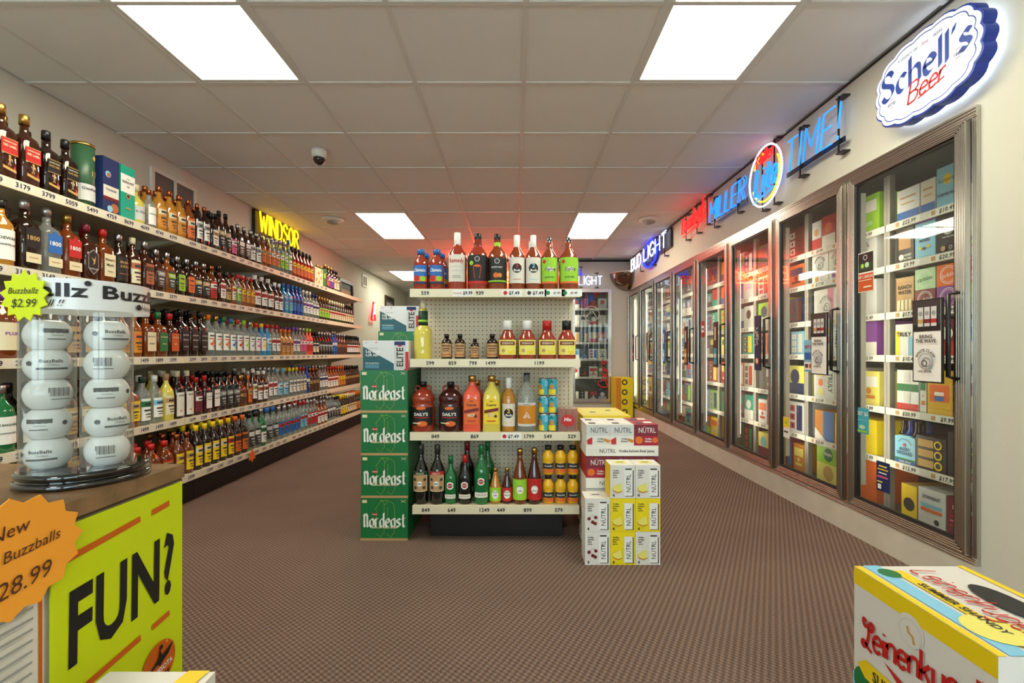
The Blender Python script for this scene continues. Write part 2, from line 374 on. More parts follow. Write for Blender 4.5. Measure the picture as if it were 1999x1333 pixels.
# ------------------------------------------------------------------ ceiling fittings, wall vents, pictures
wh = mat('white_plastic', (222,216,206), .4); bk = mat('black_plastic', (20,20,21), .35); blk_gloss = mat('black_gloss', (12,12,13), .05, coat=1)
t = thing('dome_camera', 'white dome security camera with black lens hanging from the ceiling', 'camera', (-1.47, 3.53, H))
MB().lathe([(.058, 0), (.058, -.02), (.054, -.05), (.045, -.062)][::-1], wh).build('housing', t)
MB().lathe([(.008, -.112), (.03, -.1), (.042, -.08), (.045, -.062)], blk_gloss).build('lens_dome', t)
for x, y, w in ((-2.07, 5.36, 'near the yellow neon sign'), (1.53, 5.36, 'above the cooler doors')):
    t = thing('round_vent', 'round white ceiling diffuser '+w, 'vent', (x, y, H), 0, 'round ceiling diffusers')
    MB().lathe([(.06, -.03), (.11, -.02), (.125, 0)], wh).build('outer_ring', t)
    MB().lathe([(.03, -.055), (.065, -.045), (.07, -.03)], mat('vent_grey', (150,144,136), .5)).build('inner_cone', t)
for y, z, w, h, lb_ in ((3.80, 2.16, .5, .25, 'white framed wall vent behind the amber bottles on the top left shelf'), (8.6, 2.20, .26, .22, 'small white wall vent beyond the end of the left shelving')):
    t = thing('wall_vent', lb_, 'vent', (XL, y, z), PI/2)
    b = MB()
    for q in ((-w/2, -w/2+.03, 0, h), (w/2-.03, w/2, 0, h), (-w/2+.03, w/2-.03, 0, .03), (-w/2+.03, w/2-.03, h-.03, h), (-.012, .012, .03, h-.03)): b.box(q[0], q[1], -.018, 0, q[2], q[3], wh)
    b.build('frame', t)
    g = mat('vent_mesh', (96,92,88), .6)
    for x0, x1 in ((-w/2+.03, -.012), (.012, w/2-.03)): MB().box(x0, x1, -.008, 0, .03, h-.03, g).build('grille', t)
for y, z, w, h, lb_, c in ((7.65, 1.55, .62, .62, 'dark framed picture on the left wall past the shelving', 'tan'), (10.3, 1.72, .7, .5, 'small grey framed picture far down the left wall', 'grey')):
    t = thing('picture', lb_, 'picture', (XL, y, z), PI/2)
    b = MB(); fm = mat('dark_wood', (58,36,24), .4)
    for q in ((-w/2, -w/2+.05, 0, h), (w/2-.05, w/2, 0, h), (-w/2+.05, w/2-.05, 0, .05), (-w/2+.05, w/2-.05, h-.05, h)): b.box(q[0], q[1], -.03, 0, q[2], q[3], fm)
    b.build('frame', t)
    b = MB().box(-w/2+.05, w/2-.05, -.008, 0, .05, h-.05, ink('charcoal')); p = Print(b, w-.1, h-.1, dist=.008, z0=.05)
    p.rect(.05, .25, .95, .8, ink(c)); p.disc(.3, .5, .05, ink('charcoal')); p.disc(.7, .55, .05, ink('charcoal')); b.build('canvas', t)

# ================================================================== NEON SIGNS
def neon(n, rgb, e): return mat('neon_'+n, rgb, .4, emit=e)
NB = neon('blue', (40,132,250), 1.15); NW = neon('white', (222,232,255), 1.2); NR = neon('red', (240,30,30), 1.3); NY = neon('yellow', (255,206,30), 1.3)
ND_ = neon('deep_blue', (30,50,235), 1.6); NRB = neon('orange_red', (255,58,22), 45)
def word(b, s, x, z, h, m, r=.006, gap=.2, slant=0, y=-.06, fit=None, rise=0):
    L, w = strokes(s, h, gap, slant); fx = fit/w if fit else 1
    for q in L: b.tube([(x+p[0]*fx, y, z+p[1]+rise*p[0]*fx) for p in q], r, m)
def supports(t, pts):
    for x, z0, z1 in pts:
        b = MB(); b.box(x-.004, x+.004, -.05, -.042, z0, z1, bk); b.box(x-.03, x+.03, -.042, 0, z0, z0+.008, bk); b.box(x-.03, x+.03, -.042, 0, z1-.008, z1, bk); b.build('support', t)
def oval(b, cx, cz, rx, rz, m, r=.007, a0=0, a1=360, y=-.06):
    b.tube([(cx+rx*math.cos(math.radians(a)), y, cz+rz*math.sin(math.radians(a))) for a in range(a0, a1+1, 12)], r, m)
R = -PI/2                                      # facing the aisle from the right wall; local +X runs toward the camera
t = thing('neon_sign', 'long blue neon beer sign with round red, white and yellow emblem above coolers', 'neon sign', (XR, 3.42, 2.07), R)
b = MB(); word(b, 'MILLER', -.98, .15, .17, NB, fit=.66, slant=.15); word(b, 'MILLER', -.985, .145, .19, NB, r=.003, fit=.68, slant=.15, y=-.05); b.build('blue_lettering', t)
b = MB(); word(b, 'TIME!', .26, .13, .20, NB, fit=.52, slant=.15); b.build('blue_lettering', t)
b = MB(); oval(b, 0, .215, .22, .215, NW); b.build('white_ring', t)
b = MB(); oval(b, 0, .215, .185, .18, NY, a0=200, a1=400, y=-.055); oval(b, 0, .215, .185, .18, NY, a0=100, a1=150, y=-.055); b.build('yellow_ring', t)
b = MB(); word(b, 'Lite', -.15, .10, .2, NB, r=.009, fit=.30, slant=.2, rise=.1); word(b, 'Lite', -.14, .09, .2, NB, r=.005, fit=.31, slant=.2, rise=.1, y=-.05); b.tube([(-.17, -.06, .06), (.12, -.06, .1)], .007, NB); b.build('emblem_lettering', t)
b = MB(); word(b, 'Miller', -.12, .31, .09, NR, fit=.24, slant=.2, rise=.1); b.build('script_lettering', t)
supports(t, [(-.9, .08, .36), (-.45, .08, .36), (-.06, -.02, .44), (.1, -.02, .44), (.4, .06, .38), (.76, .06, .38)])
MB().box(-.98, -.3, -.04, -.034, .13, .16, bk).build('back_bar', t); MB().box(.24, .8, -.04, -.034, .11, .14, bk).build('back_bar', t)
t = thing('neon_sign', 'small red script neon sign between two blue and white neon signs', 'neon sign', (XR, 4.78, 2.2), R)
b = MB(); word(b, "Leinenkugel's", -.34, .08, .17, NR, r=.008, gap=.12, slant=.25, fit=.62, rise=.08); b.tube([(-.3, -.06, .04), (.3, -.06, .1)], .007, NR); b.build('script_lettering', t)
supports(t, [(-.25, 0, .28), (.05, 0, .3), (.3, .02, .3)])
t = thing('neon_sign', 'white lettered neon beer sign over a deep blue ring near the corner', 'neon sign', (XR, 6.25, 2.16), R)
b = MB(); word(b, 'BUD', -1.1, .10, .19, NW, fit=.55, r=.008); word(b, 'BUD', -1.08, .12, .15, NW, fit=.51, r=.004, y=-.055); b.build('white_lettering', t)
b = MB(); word(b, 'LIGHT', -.4, .12, .19, NW, fit=1.0, r=.008); word(b, 'LIGHT', -.38, .14, .15, NW, fit=.96, r=.004, y=-.055); b.build('white_lettering', t)
b = MB(); oval(b, -.15, .18, .34, .17, ND_, r=.013, y=-.045); b.build('blue_ring', t)
b = MB(); b.prism([(-.15+.33*math.cos(a*PI/10), .18+.16*math.sin(a*PI/10)) for a in range(20)], -.03, -.012, mat('sign_blue', (24,50,120), .4)); b.build('back_panel', t); MB().box(.2, .68, -.03, -.014, .1, .33, bk).build('back_panel', t)
supports(t, [(-.6, .02, .32), (0, 0, .34), (.5, .02, .32)])
# on the back wall
t = thing('neon_sign', 'white LIGHT neon sign with blue mountain outline on the back wall', 'neon sign', (.98, YB, 2.1))
b = MB(); word(b, 'LIGHT', .06, 0, .14, NW, fit=.38, r=.009); b.build('white_lettering', t)
b = MB(); word(b, 'Coors', -.5, .02, .2, NR, fit=.5, slant=.2, r=.01); b.build('red_script', t)
b = MB(); b.tube([(-.1, -.05, .17), (.03, -.05, .3), (.12, -.05, .17), (-.1, -.05, .17)], .009, ND_); b.tube([(-.02, -.05, .17), (.06, -.05, .24), (.09, -.05, .17)], .007, ND_); b.build('mountain_outline', t)
supports(t, [(-.4, -.05, .28), (.1, -.04, .3), (.36, -.04, .2)])
t = thing('neon_sign', 'orange-red script neon sign high on the back wall behind the centre display', 'neon sign', (-.32, YB, 2.13))
b = MB(); word(b, 'Budweiser', -.42, .05, .22, NRB, r=.011, fit=.84, slant=.15); b.tube([(-.42, -.06, 0), (.42, -.06, 0)], .009, NRB); b.build('script_lettering', t)
supports(t, [(-.3, -.02, .3), (.3, -.02, .3)])
t = thing('neon_sign', 'yellow block letter neon sign above the top left shelf', 'neon sign', (XL, 5.42, 2.12), PI/2)
b = MB(); word(b, 'WINDSOR', -.44, .17, .21, NY, r=.010, fit=.88); word(b, 'WINDSOR', -.43, .175, .2, NY, r=.006, fit=.88, y=-.05); b.build('large_lettering', t)
b = MB(); word(b, 'CANADIAN', -.4, .03, .09, NY, r=.007, fit=.82, gap=.5); b.build('small_lettering', t)
MB().box(-.5, .5, -.04, -.01, 0, .39, bk).build('back_panel', t)
t = thing('neon_sign', 'small red and white lit sign far down the left wall above boxes', 'neon sign', (XL, 9.0, 1.62), PI/2)
b = MB(); b.tube([(-.12, -.05, 0), (0, -.05, .34), (.12, -.05, 0), (-.12, -.05, 0)], .02, NR); b.build('red_outline', t)
b = MB(); b.tube([(-.06, -.06, .1), (0, -.06, .3), (.05, -.06, .12)], .02, NW); b.build('white_outline', t)
# Schell's backlit sign
t = thing('beer_sign', "backlit white beer sign with scalloped blue edge on right wall", 'sign', (XR, 2.065, 2.235), R)
out = []
for k in range(96):
    a = 2*PI*k/96; sc = 1+.05*abs(math.cos(a*8))
    ca, sa = math.cos(a), math.sin(a); e = 2.7; rr = 1/((abs(ca)**e+abs(sa)**e)**(1/e))
    out.append((.262*rr*sc*ca, .178*rr*sc*sa))
edge = mat('sign_edge_blue', (20,56,160), .35); face = mat('sign_face', (228,234,248), .4, emit=.28)
halo = mat('halo_lamp', (225,238,255), .4, emit=3.2)
MB().prism([(x*.93, z*.9) for x, z in out], -.030, -.014, halo).build('backlight', t)
MB().prism(out, -.085, -.032, edge).build('rim', t)
b = MB(); b.prism([(x*.97, z*.96) for x, z in out], -.089, -.083, face); p = Print(b, .54, .36, dist=.089, z0=-.18); nv, rd = ink('navy'), ink('red')
bl = mat('print_royal', (30,66,160), .5)
p.line([((x*.9)/.54+.5, (z*.87+.18)/.36) for x, z in out+out[:1]], bl, .004)
p.pen("Schell's", .5, .60, .125, bl, .024, nib=math.radians(40), gap=.2, fit=.44)
p.pen('Beer', .52, .34, .085, rd, .009, slant=.3, gap=.14, rot=.08); p.line([(.46, .2), (.70, .27)], rd, .006)
p.text('A LEGACY OF', .36, .83, .012, nv, bold=False); p.text('Fine', .53, .83, .015, rd, bold=False, shear=.3); p.text('BEERS', .65, .83, .012, nv, bold=False)
p.text('ESTD', .2, .34, .013, nv); p.text('1860', .82, .42, .013, nv)
for u, v in ((.2, .39), (.2, .29), (.82, .47), (.82, .37)): p.rect(u-.02, v-.004, u+.02, v+.004, rd)
b.build('sign_face', t)
# convex security mirror in the corner
t = thing('corner_mirror', 'clear quarter dome mirror in the corner beside the neon signs', 'mirror', (XR-.03, YB-.03, 2.28))
v = []; f = []
for i in range(7):
    for j in range(9):
        a, e = PI+PI/2*j/8, PI/2*i/6
        v.append((.30*math.cos(e)*math.cos(a), .30*math.cos(e)*math.sin(a), -.28*math.sin(e)))
f = [(i*9+j, i*9+j+1, (i+1)*9+j+1, (i+1)*9+j) for i in range(6) for j in range(8)]
MB().add(v, f, mat('mirror_dome', (150,130,120), .04, 1), True).build('dome', t)
MB().tube([(.31*math.cos(PI+PI/2*j/12), .31*math.sin(PI+PI/2*j/12), 0) for j in range(13)], .008, wh).build('rim', t)

# ================================================================== BOTTLES
KIND = {  # rings (radius, height), squareness, cap (r, z0, z1), label (radius, z0, z1), words
'round':  ([(.036,0),(.040,.006),(.040,.175),(.036,.195),(.018,.225),(.014,.24),(.014,.268)], 0, (.0165,.262,.30), (.040,.03,.165), 'round shouldered'),
'square': ([(.036,0),(.039,.005),(.039,.185),(.034,.202),(.017,.222),(.014,.235),(.014,.268)], 1, (.017,.262,.305), (.039,.04,.165), 'square'),
'tall':   ([(.034,0),(.036,.006),(.036,.20),(.033,.215),(.016,.245),(.013,.26),(.013,.29)], 0, (.0155,.285,.325), (.036,.05,.185), 'tall slender'),
'jug':    ([(.048,0),(.053,.008),(.053,.175),(.048,.20),(.024,.235),(.017,.25),(.017,.275)], 0, (.021,.268,.31), (.053,.04,.165), 'wide heavy'),
'squat':  ([(.044,0),(.048,.008),(.048,.11),(.044,.135),(.022,.16),(.016,.175),(.016,.20)], 0, (.022,.195,.235), (.048,.025,.105), 'squat'),
'wine':   ([(.035,0),(.037,.006),(.037,.17),(.034,.19),(.018,.22),(.014,.25),(.014,.285)], 0, (.0155,.245,.30), (.037,.04,.155), 'long necked'),
}
KM = {}
def kmesh(k):
    """body, cap and label meshes of a kind of bottle, shared by every bottle of it"""
    if k in KM: return KM[k]
    rings, sq, c, l, _ = KIND[k]; d = mat('default_grey', (128,128,128))
    sqs = [sq if r > .03 else 0 for r, z in rings]
    body = MB().lathe(rings, d, 16, sq=sqs).mesh('bottle_body')
    cm = MB().lathe([(c[0], c[1]), (c[0], c[2]-.003), (c[0]*.85, c[2])], d, 12).mesh('bottle_cap')
    b = MB(); h = l[2]-l[1]; d2 = mat('default_light', (200,200,200)); d3 = mat('default_dark', (60,60,60))
    p = Print(b, l[0]*(1.62 if sq else 1.9), h, dist=l[0] if sq else 0, z0=l[1], R=None if sq else l[0])
    p.rect(0, 0, 1, 1, d); p.rect(0, .62, 1, .88, d2); p.rect(.18, .42, .82, .50, d3); p.rect(.25, .26, .75, .31, d3); p.rect(.3, .14, .7, .18, d3); p.rect(.2, .70, .8, .80, d3)
    KM[k] = (body, cm, b.mesh('bottle_label'))
    return KM[k]
def setm(o, ms):
    for i, m in enumerate(ms): o.material_slots[i].link = 'OBJECT'; o.material_slots[i].material = m
DESC = dict(clear='clear', cola='near-black', darkamber='dark amber', whisky='honey amber', darkgreen='dark green', aquablue='pale blue')
def bottle(k, g, cp, lc, ac, loc, rotz, label, group, s=1.0, hs=1.0, tx='charcoal', design=None):
    t = thing('liquor_bottle', label, 'bottle', loc, rotz, group); t.scale = (s, s, hs)
    m = kmesh(k)
    o = link('body', m[0], t); setm(o, [glass(g)])
    o = link('cap', m[1], t); setm(o, [cap(cp)])
    if design:
        rings, sq, c, l, _ = KIND[k]; b = MB(); h = l[2]-l[1]
        more = design(Print(b, l[0]*(1.62 if sq else 1.9), h, dist=l[0] if sq else 0, z0=l[1], R=None if sq else l[0])); b.build('label', t)
        for nm2, f2 in (more if isinstance(more, dict) else {}).items():
            b = MB(); f2(Print(b, l[0]*(1.62 if sq else 1.9), h, dist=l[0] if sq else 0, z0=l[1], R=None if sq else l[0])); b.build(nm2, t)
    elif lc:
        o = link('label', m[2], t); setm(o, [ink(lc), ink(ac), ink(tx if lc not in ('black', 'charcoal', 'navy', 'darkgreen') else 'lightgrey')])
    return t

# ================================================================== LEFT WALL SHELVING
XS = -2.25; XB = -2.13; SY0, SY1 = 1.95, 6.95
shelfm = mat('shelf_cream', (206,194,166), .45, noise=.12, scale=30); railm = mat('price_rail', (226,216,186), .4); kick = mat('kick_black', (14,12,12), .45)
SH = [1.776, 1.385, .97, .55, .20]; SHN = ['top', 'second', 'middle', 'fourth', 'bottom']
PRICES = [['2699','3179','3799','5059','5499','4759','8699','4699','4749','4399','2499','4399','2349','2499','1999','2899'],
 ['2399','3149','3149','3149','2999','2899','2693','2899','3089','2979','2799','2649','2899','1799'],
 ['2099','2899','2729','3299','3299','1499','1599','1499','1899','1599','1699'], ['2199','2199','3399','3319','1799','2299','1599','1499','1499','1499','1599','1699','2299'], ['2399','1399','1399','1299','1243','1299','1499','1599']]
bays = 4; BL = (SY1-SY0)/bays
for n in range(bays):
    y0 = SY0+n*BL; y1 = y0+BL
    t = thing('shelving_bay', 'cream metal wall shelving bay, %s from the camera on the left wall' % ordw(n+1), 'shelf', (XL, y0, 0), 0, 'left wall shelving bays')
    x1 = XS-XL; xb = XB-XL
    MB().box(.0, .02, 0, BL, .14, 1.86, shelfm).build('back_panel', t)
    MB().box(.02, xb-.06, .002, BL-.002, 0, .165, kick).build('kick_base', t)
    for k in (0, BL): MB().box(.02, .05, max(k-.03, 0) if k else 0, BL if k else .03, .2, 1.86, shelfm).build('upright', t)
    for i, z in enumerate(SH):
        xf = xb if i == 4 else x1
        b = MB().box(.02, xf-.012, .002, BL-.002, z-.022, z, shelfm)
        if i < 4:
            for yy in (.01, BL-.018): b.add([(.05, yy, z-.022), (xf-.04, yy, z-.022), (.05, yy, z-.12), (.05, yy+.006, z-.022), (xf-.04, yy+.006, z-.022), (.05, yy+.006, z-.12)], [(0,1,2), (3,5,4), (0,3,4,1), (1,4,5,2)], shelfm)
        sh = b.build('shelf', t)
        b = MB().box(xf-.012, xf, .002, BL-.002, z-.042, z+.004, railm)
        p = Print(b, BL, .046, 'right', dist=xf, z0=z-.042)
        yy = .05
        while yy < BL-.08 and n < 3:
            pr = PRICES[i][int((yy+n*BL)/.115) % len(PRICES[i])]
            p.k = 0
            c = (yy+.03-BL/2)/BL+.5
            # the face prints run along +Y from the bay's middle
            V0 = len(b.v); p.rect(c-.04, .16, c+.04, .9, ink('paper')); p.text(pr, c, .53, .022, ink('black'), fit=.085)
            b.v[V0:] = [(x, y+BL/2, zz) for x, y, zz in b.v[V0:]]
            yy += .118
        b.build('price_rail', sh)
# which bottles stand on each shelf, from the camera to the far end: (kind, glass, cap, label, accent, count, scale, heightscale)
def d_jw(c, a):
    def f(p):
        p.rect(0, .52, 1, .98, ink(c)); p.rect(0, .50, 1, .52, ink('gold')); p.rect(0, .98, 1, 1, ink('gold'))
        p.text('RED LABEL' if c == 'red' else 'BLACK LABEL', .5, .76, .009, ink('gold' if c != 'red' else 'cream'), fit=.05); p.text('JOHNNIE WALKER', .5, .88, .006, ink('cream'), fit=.05)
        def fig(p): p.line([(.42, .14), (.5, .28), (.56, .14)], ink('gold'), .004); p.line([(.5, .26), (.5, .42)], ink('gold'), .007); p.disc(.5, .43, .005, ink('gold')); p.line([(.4, .3), (.6, .34)], ink('gold'), .003)
        return {'figure_print': fig, 'slanted_strip': lambda p: p.poly([(.1, .02), (.9, -.06), (.9, .03), (.1, .11)], ink('gold'))}
    return f
def d_1800(c):
    def f(p):
        p.rect(.02, .45, .98, 1.12, ink(c)); p.poly([(.3, 1.12), (.7, 1.12), (.5, 1.28)], ink(c)); p.text('1800', .5, .8, .018, ink('gold' if c == 'black' else 'white'), fit=.05); p.rect(.02, -.05, .98, .28, ink('cream')); p.rect(.2, .1, .8, .14, ink('tan'))
    return f
def d_txt(bg, *lines):
    def f(p):
        p.rect(0, 0, 1, 1, ink(bg))
        for s, v, h, c in lines: p.text(s, .5, v, h, ink(c), fit=p.w*.86)
    return f
def d_seven(p):
    p.rect(0, -.1, 1, 1.0, ink('paper')); p.text('7', .52, .36, .062, ink('red'), fit=.06, shear=.1); p.text("SEAGRAM'S", .5, .86, .008, ink('charcoal'), fit=.055)
def d_fruit(c):
    def f(p):
        p.rect(0, 0, 1, 1, ink('white')); p.rect(.15, .78, .85, .86, ink('charcoal')); p.disc(.35, .35, .012, ink(c)); p.disc(.62, .48, .014, ink(c)); p.disc(.6, .2, .010, ink(c)); p.rect(.1, .62, .9, .68, ink(c))
    return f
def d_shield(p):
    p.poly([(.05, .2), (.5, -.05), (.95, .2), (.95, .85), (.5, 1.05), (.05, .85)], ink('grey')); p.poly([(.1, .23), (.5, .0), (.9, .23), (.9, .82), (.5, 1.0), (.1, .82)], ink('black'))
    p.poly([(.3, .7), (.55, .6), (.7, .8), (.62, .45), (.45, .35), (.5, .5)], ink('gold')); p.text('EAGLE RARE', .5, .2, .007, ink('lightgrey'), fit=.045)
ROW = [
 [('square','darkamber','gold','red','gold',2,1.12,1.12,d_jw('red',1)), ('square','cola','black','black','gold',2,1.05,1.03,d_jw('black',1)), 'tube', 'bluebox', 'tealbox', ('squat','yellow','cream','lightgrey','white',1,1.0,1.05,d_txt('lightgrey',('EL TESORO',.6,.01,'navy'))), ('round','clear','copper','white','sky',1,.9,.82,d_txt('white',('HERRADURA',.6,.009,'green'))),
  ('round','gold','copper','amber','cream',3,1,1,None), ('round','whisky','copper','orange','cream',1,1,1,None), ('tall','cola','copper','white','grey',2,.95,.92,None), ('square','cola','black','white','tan',1,1,.92,None), ('tall','darkamber','black','black','gold',2,1,1.0,None),
  ('round','cola','black','pink','white',1,.9,.85,None), ('square','darkamber','silver','black','white',2,1,.95,None), ('round','darkamber','silver','white','grey',2,1,.95,None), ('tall','whisky','silver','orange','gold',2,1,.9,None), ('tall','clear','silver','orange','white',2,1,.95,None), ('tall','clear','silver','lime','white',2,1,1,None), ('tall','clear','blue','white','lime',1,1,1.12,None),
  ('wine','red','black','orange','yellow',6,1,1.05,None), 'fruitbox', 'greenbox', ('square','darkamber','gold','orange','purple',1,1,.95,None), ('round','maroon','gold','purple','cream',2,1,.95,None), ('round','brown','black','cream','gold',2,1,.9,None)],
 [('round','gold','black','white','grey',1,1.15,1.0,d_txt('white',("DEWAR'S",.72,.012,'charcoal'),('WHITE LABEL',.5,.008,'charcoal'))), ('square','cola','silver','black','gold',1,1.15,1.1,d_1800('black')), ('square','clear','silver','blue','cream',1,1.15,1.08,d_1800('blue')), ('square','amber','gold','red','cream',1,1.15,1.08,d_1800('red')), ('square','darkamber','maroon','black','gold',1,1.1,1,d_shield),
  ('square','amber','red','cream','tan',1,1.15,1,d_txt('cream',("Maker's",.75,.013,'charcoal'),('Mark',.52,.013,'charcoal'),('WHISKY',.22,.006,'charcoal'))), ('round','cola','silver','black','gold',1,1.1,1,d_txt('black',('ELIJAH',.8,.012,'gold'),('CRAIG',.62,.012,'gold'),('SMALL BATCH',.3,.006,'copper'))), ('round','darkamber','cream','cream','copper',1,1,1.02,None), ('square','darkamber','silver','copper','brown',1,1,1,None), ('square','darkamber','silver','charcoal','grey',1,1,.9,None), ('square','whisky','silver','darkgreen','lime',1,1,.9,None),
  ('square','cola','silver','lime','lime',1,1,.88,None), ('square','cola','silver','orange','orange',1,1,.88,None), ('round','darkamber','silver','black','gold',2,.95,.9,None), ('round','amber','copper','red','white',1,1,.9,None), ('square','darkamber','black','white','red',1,1,.95,None), ('wine','darkamber','black','gold','brown',1,.9,.85,None), ('tall','whisky','black','cream','orange',1,.8,.8,None), ('tall','clear','red','lime','white',1,.8,.8,None), ('tall','whisky','red','amber','yellow',3,.8,.8,None),
  ('jug','brown','white','white','red',3,.95,.98,None), ('round','maroon','white','white','darkred',2,.9,.95,None), ('square','aquablue','blue','aqua','blue',2,1,1,None), ('tall','blue','blue','blue','navy',3,1,.95,None), ('tall','clear','white','white','purple',3,1,.9,None), ('tall','clear','navy','white','navy',2,1,.85,None), ('wine','brown','gold','lime','gold',4,.9,.9,None), ('wine','darkgreen','cream','cream','red',7,.9,.88,None), ('wine','black','black','cream','gold',4,.9,.88,None)],
 [('jug','amber','purple','cream','purple',1,1.1,1.0,d_txt('cream',('PLUM',.6,.014,'purple'))), ('round','darkamber','black','tan','gold',4,1.12,1,None), ('jug','cola','black','black','gold',1,1,.95,None), ('round','whisky','cream','amber','orange',2,1,.95,None), ('square','amber','cream','cream','gold',1,1.1,.95,d_txt('cream',("Jack Daniel's",.78,.008,'charcoal'),('HONEY',.4,.008,'charcoal'))), ('square','amber','green','green','lime',1,1.1,.95,d_txt('green',("Jack Daniel's",.78,.008,'cream'),('APPLE',.4,.008,'cream'))), ('square','darkamber','red','rust','orange',1,1.1,.95,d_txt('rust',("Jack Daniel's",.78,.008,'cream'),('FIRE',.4,.008,'cream'))),
  ('square','cola','black','black','grey',3,1.05,1.08,d_txt('black',("Jack Daniel's",.8,.009,'lightgrey'),('Old No.7',.55,.009,'lightgrey'),('WHISKEY',.2,.007,'lightgrey'))), ('tall','clear','orange','orange','white',1,1.13,.97,d_fruit('orange')), ('tall','clear','gold','tan','white',1,1.13,.95,d_fruit('tan')), ('tall','clear','green','red','white',1,1.13,.95,d_fruit('melon' if 'melon' in PAL else 'orange')), ('tall','clear','blue','blue','white',1,1.13,.93,d_fruit('blue')), ('tall','clear','red','red','white',1,1.13,.93,d_fruit('red')), ('tall','clear','lime','lime','white',1,1.13,.93,d_fruit('lime')), ('tall','clear','silver','grey','white',1,1.13,.9,d_fruit('grey')), ('tall','clear','red','red','white',1,1.13,.9,d_fruit('pink')), ('tall','aquablue','yellow','yellow','white',1,1.13,.9,d_fruit('yellow')), ('tall','aquablue','red','sky','white',1,1.13,.9,None), ('tall','clear','red','white','red',2,1,.9,None),
  ('square','gold','orange','tan','brown',3,.9,.85,None), ('tall','clear','purple','white','purple',2,.95,.9,None), ('tall','clear','silver','pink','white',2,.95,.9,None), ('tall','melon','lime','red','white',2,.95,.9,None), ('wine','black','black','cream','navy',2,.95,.9,None), ('wine','cola','silver','black','grey',5,.95,.9,None), ('tall','blue','silver','blue','white',2,.95,.9,None), ('round','darkamber','silver','brown','copper',4,.95,.9,None), ('wine','darkgreen','black','white','red',6,.9,.88,None), ('wine','maroon','black','cream','gold',5,.9,.85,None)],
 [('jug','green','silver','white','green',1,.95,.98,d_txt('white',('TANQUERAY',.7,.01,'darkgreen'),('LONDON DRY GIN',.4,.007,'darkgreen'))), ('round','darkgreen','black','white','green',2,1.1,1,None), ('round','darkamber','black','gold','cream',3,1.1,1,None), ('square','whisky','brown','yellow','gold',2,1.05,.95,None), ('round','clear','darkgreen','white','green',1,1.1,1.0,None), ('jug','clear','white','white','sky',1,.85,.98,None), ('jug','yellow','tan','cream','tan',1,.85,1.0,None), ('round','cola','cream','white','red',2,1.05,1.08,d_seven), ('round','maroon','red','maroon','white',1,1,.9,None), ('square','maroon','red','white','black',1,1,.92,d_txt('white',('SOUTHERN',.75,.008,'charcoal'),('COMFORT',.55,.008,'charcoal'))), ('square','cola','black','white','black',1,1,1.02,d_txt('white',('BLACK',.75,.01,'charcoal'),('VELVET',.5,.01,'charcoal'))),
  ('round','black','black','charcoal','grey',3,1,1,None), ('squat','amber','gold','brown','gold',1,1,1.1,None), ('round','amber','orange','orange','gold',1,.8,.85,None), ('tall','brown','white','white','gold',1,1,.95,None), ('round','darkamber','white','white','copper',2,1,.95,None), ('tall','clear','silver','white','red',2,1,.95,None), ('jug','clear','sky','sky','white',2,1,.95,None), ('tall','clear','yellow','white','grey',3,.95,.9,None), ('tall','clear','red','cream','grey',2,.95,.9,None), ('tall','blue','blue','navy','white',1,1,.95,None), ('round','brown','copper','brown','gold',3,.95,.9,None), ('tall','clear','silver','white','navy',3,.95,.9,None), ('round','whisky','red','white','red',4,.95,.9,None), ('round','amber','orange','amber','yellow',3,.95,.9,None), ('wine','darkamber','black','brown','gold',7,.95,.88,None), ('wine','maroon','black','cream','red',6,.9,.86,None)],
 [('jug','clear','white','white','sky',2,1.0,.95,None), ('round','darkgreen','black','white','green',3,1,1,None), ('squat','gold','red','yellow','gold',1,1,1.05,None), ('jug','amber','red','red','gold',3,.9,.8,None), ('round','amber','copper','yellow','gold',2,1,.9,None), ('round','cola','yellow','yellow','cream',4,1,1,None), ('round','darkamber','yellow','yellow','red',1,1,1.0,None), ('round','cola','orange','orange','brown',2,1.05,1.0,None), ('round','clear','black','charcoal','white',2,1,1,None), ('round','green','silver','white','green',1,1.05,1.05,None), ('jug','clear','blue','charcoal','silver',2,.9,1,None), ('jug','clear','silver','blue','red',4,.9,.95,None), ('tall','clear','red','sky','red',2,1,.92,None), ('tall','clear','silver','red','white',3,1,.9,None), ('round','whisky','silver','white','red',3,1,.85,None), ('tall','clear','silver','charcoal','white',3,.95,.88,None), ('round','clear','black','charcoal','grey',2,.95,.88,None), ('wine','brown','yellow','yellow','cream',3,.95,.88,None), ('wine','darkamber','cream','cream','gold',4,.95,.86,None), ('wine','brown','orange','orange','gold',5,.95,.86,None), ('wine','darkgreen','green','lime','gold',4,.95,.84,None)],
]
def box_thing(name, label, cat, w, d, h, base, loc, rotz, group, fr=None, side=None, top=None):
    t = thing(name, label, cat, loc, rotz, group)
    MB().box(-w/2, w/2, 0, d, 0, h, base).build('body', t)
    b = MB()
    if fr: fr(Print(b, w, h, 'front', 0, 0))
    for fn, pr in ((side, ('left', d, h, 0)), (top, ('top', w, d, h))):
        if not fn: continue
        b2 = MB(); fn(Print(b2, pr[1], pr[2], pr[0], 0, pr[3]))
        dx = -w/2 if pr[0] == 'left' else 0
        for q, mi_ in zip(b2.f, b2.m): b.add([(b2.v[k][0]+dx, b2.v[k][1]+d/2, b2.v[k][2]) for k in q], [tuple(range(len(q)))], b2.mats[mi_])
    if b.v: b.build('print', t)
    return t
def d_bluebox(p):
    p.rect(0, 0, 1, 1, ink('navy')); p.rect(.02, .30, .98, .5, ink('paper')); p.text('TALISKER', .5, .43, .011, ink('navy'), fit=.08); p.rect(.02, .24, .98, .3, ink('darkred')); p.disc(.3, .7, .018, ink('sky')); p.disc(.33, .69, .012, ink('copper')); p.disc(.7, .12, .026, ink('copper')); p.disc(.4, .09, .018, ink('sky'))
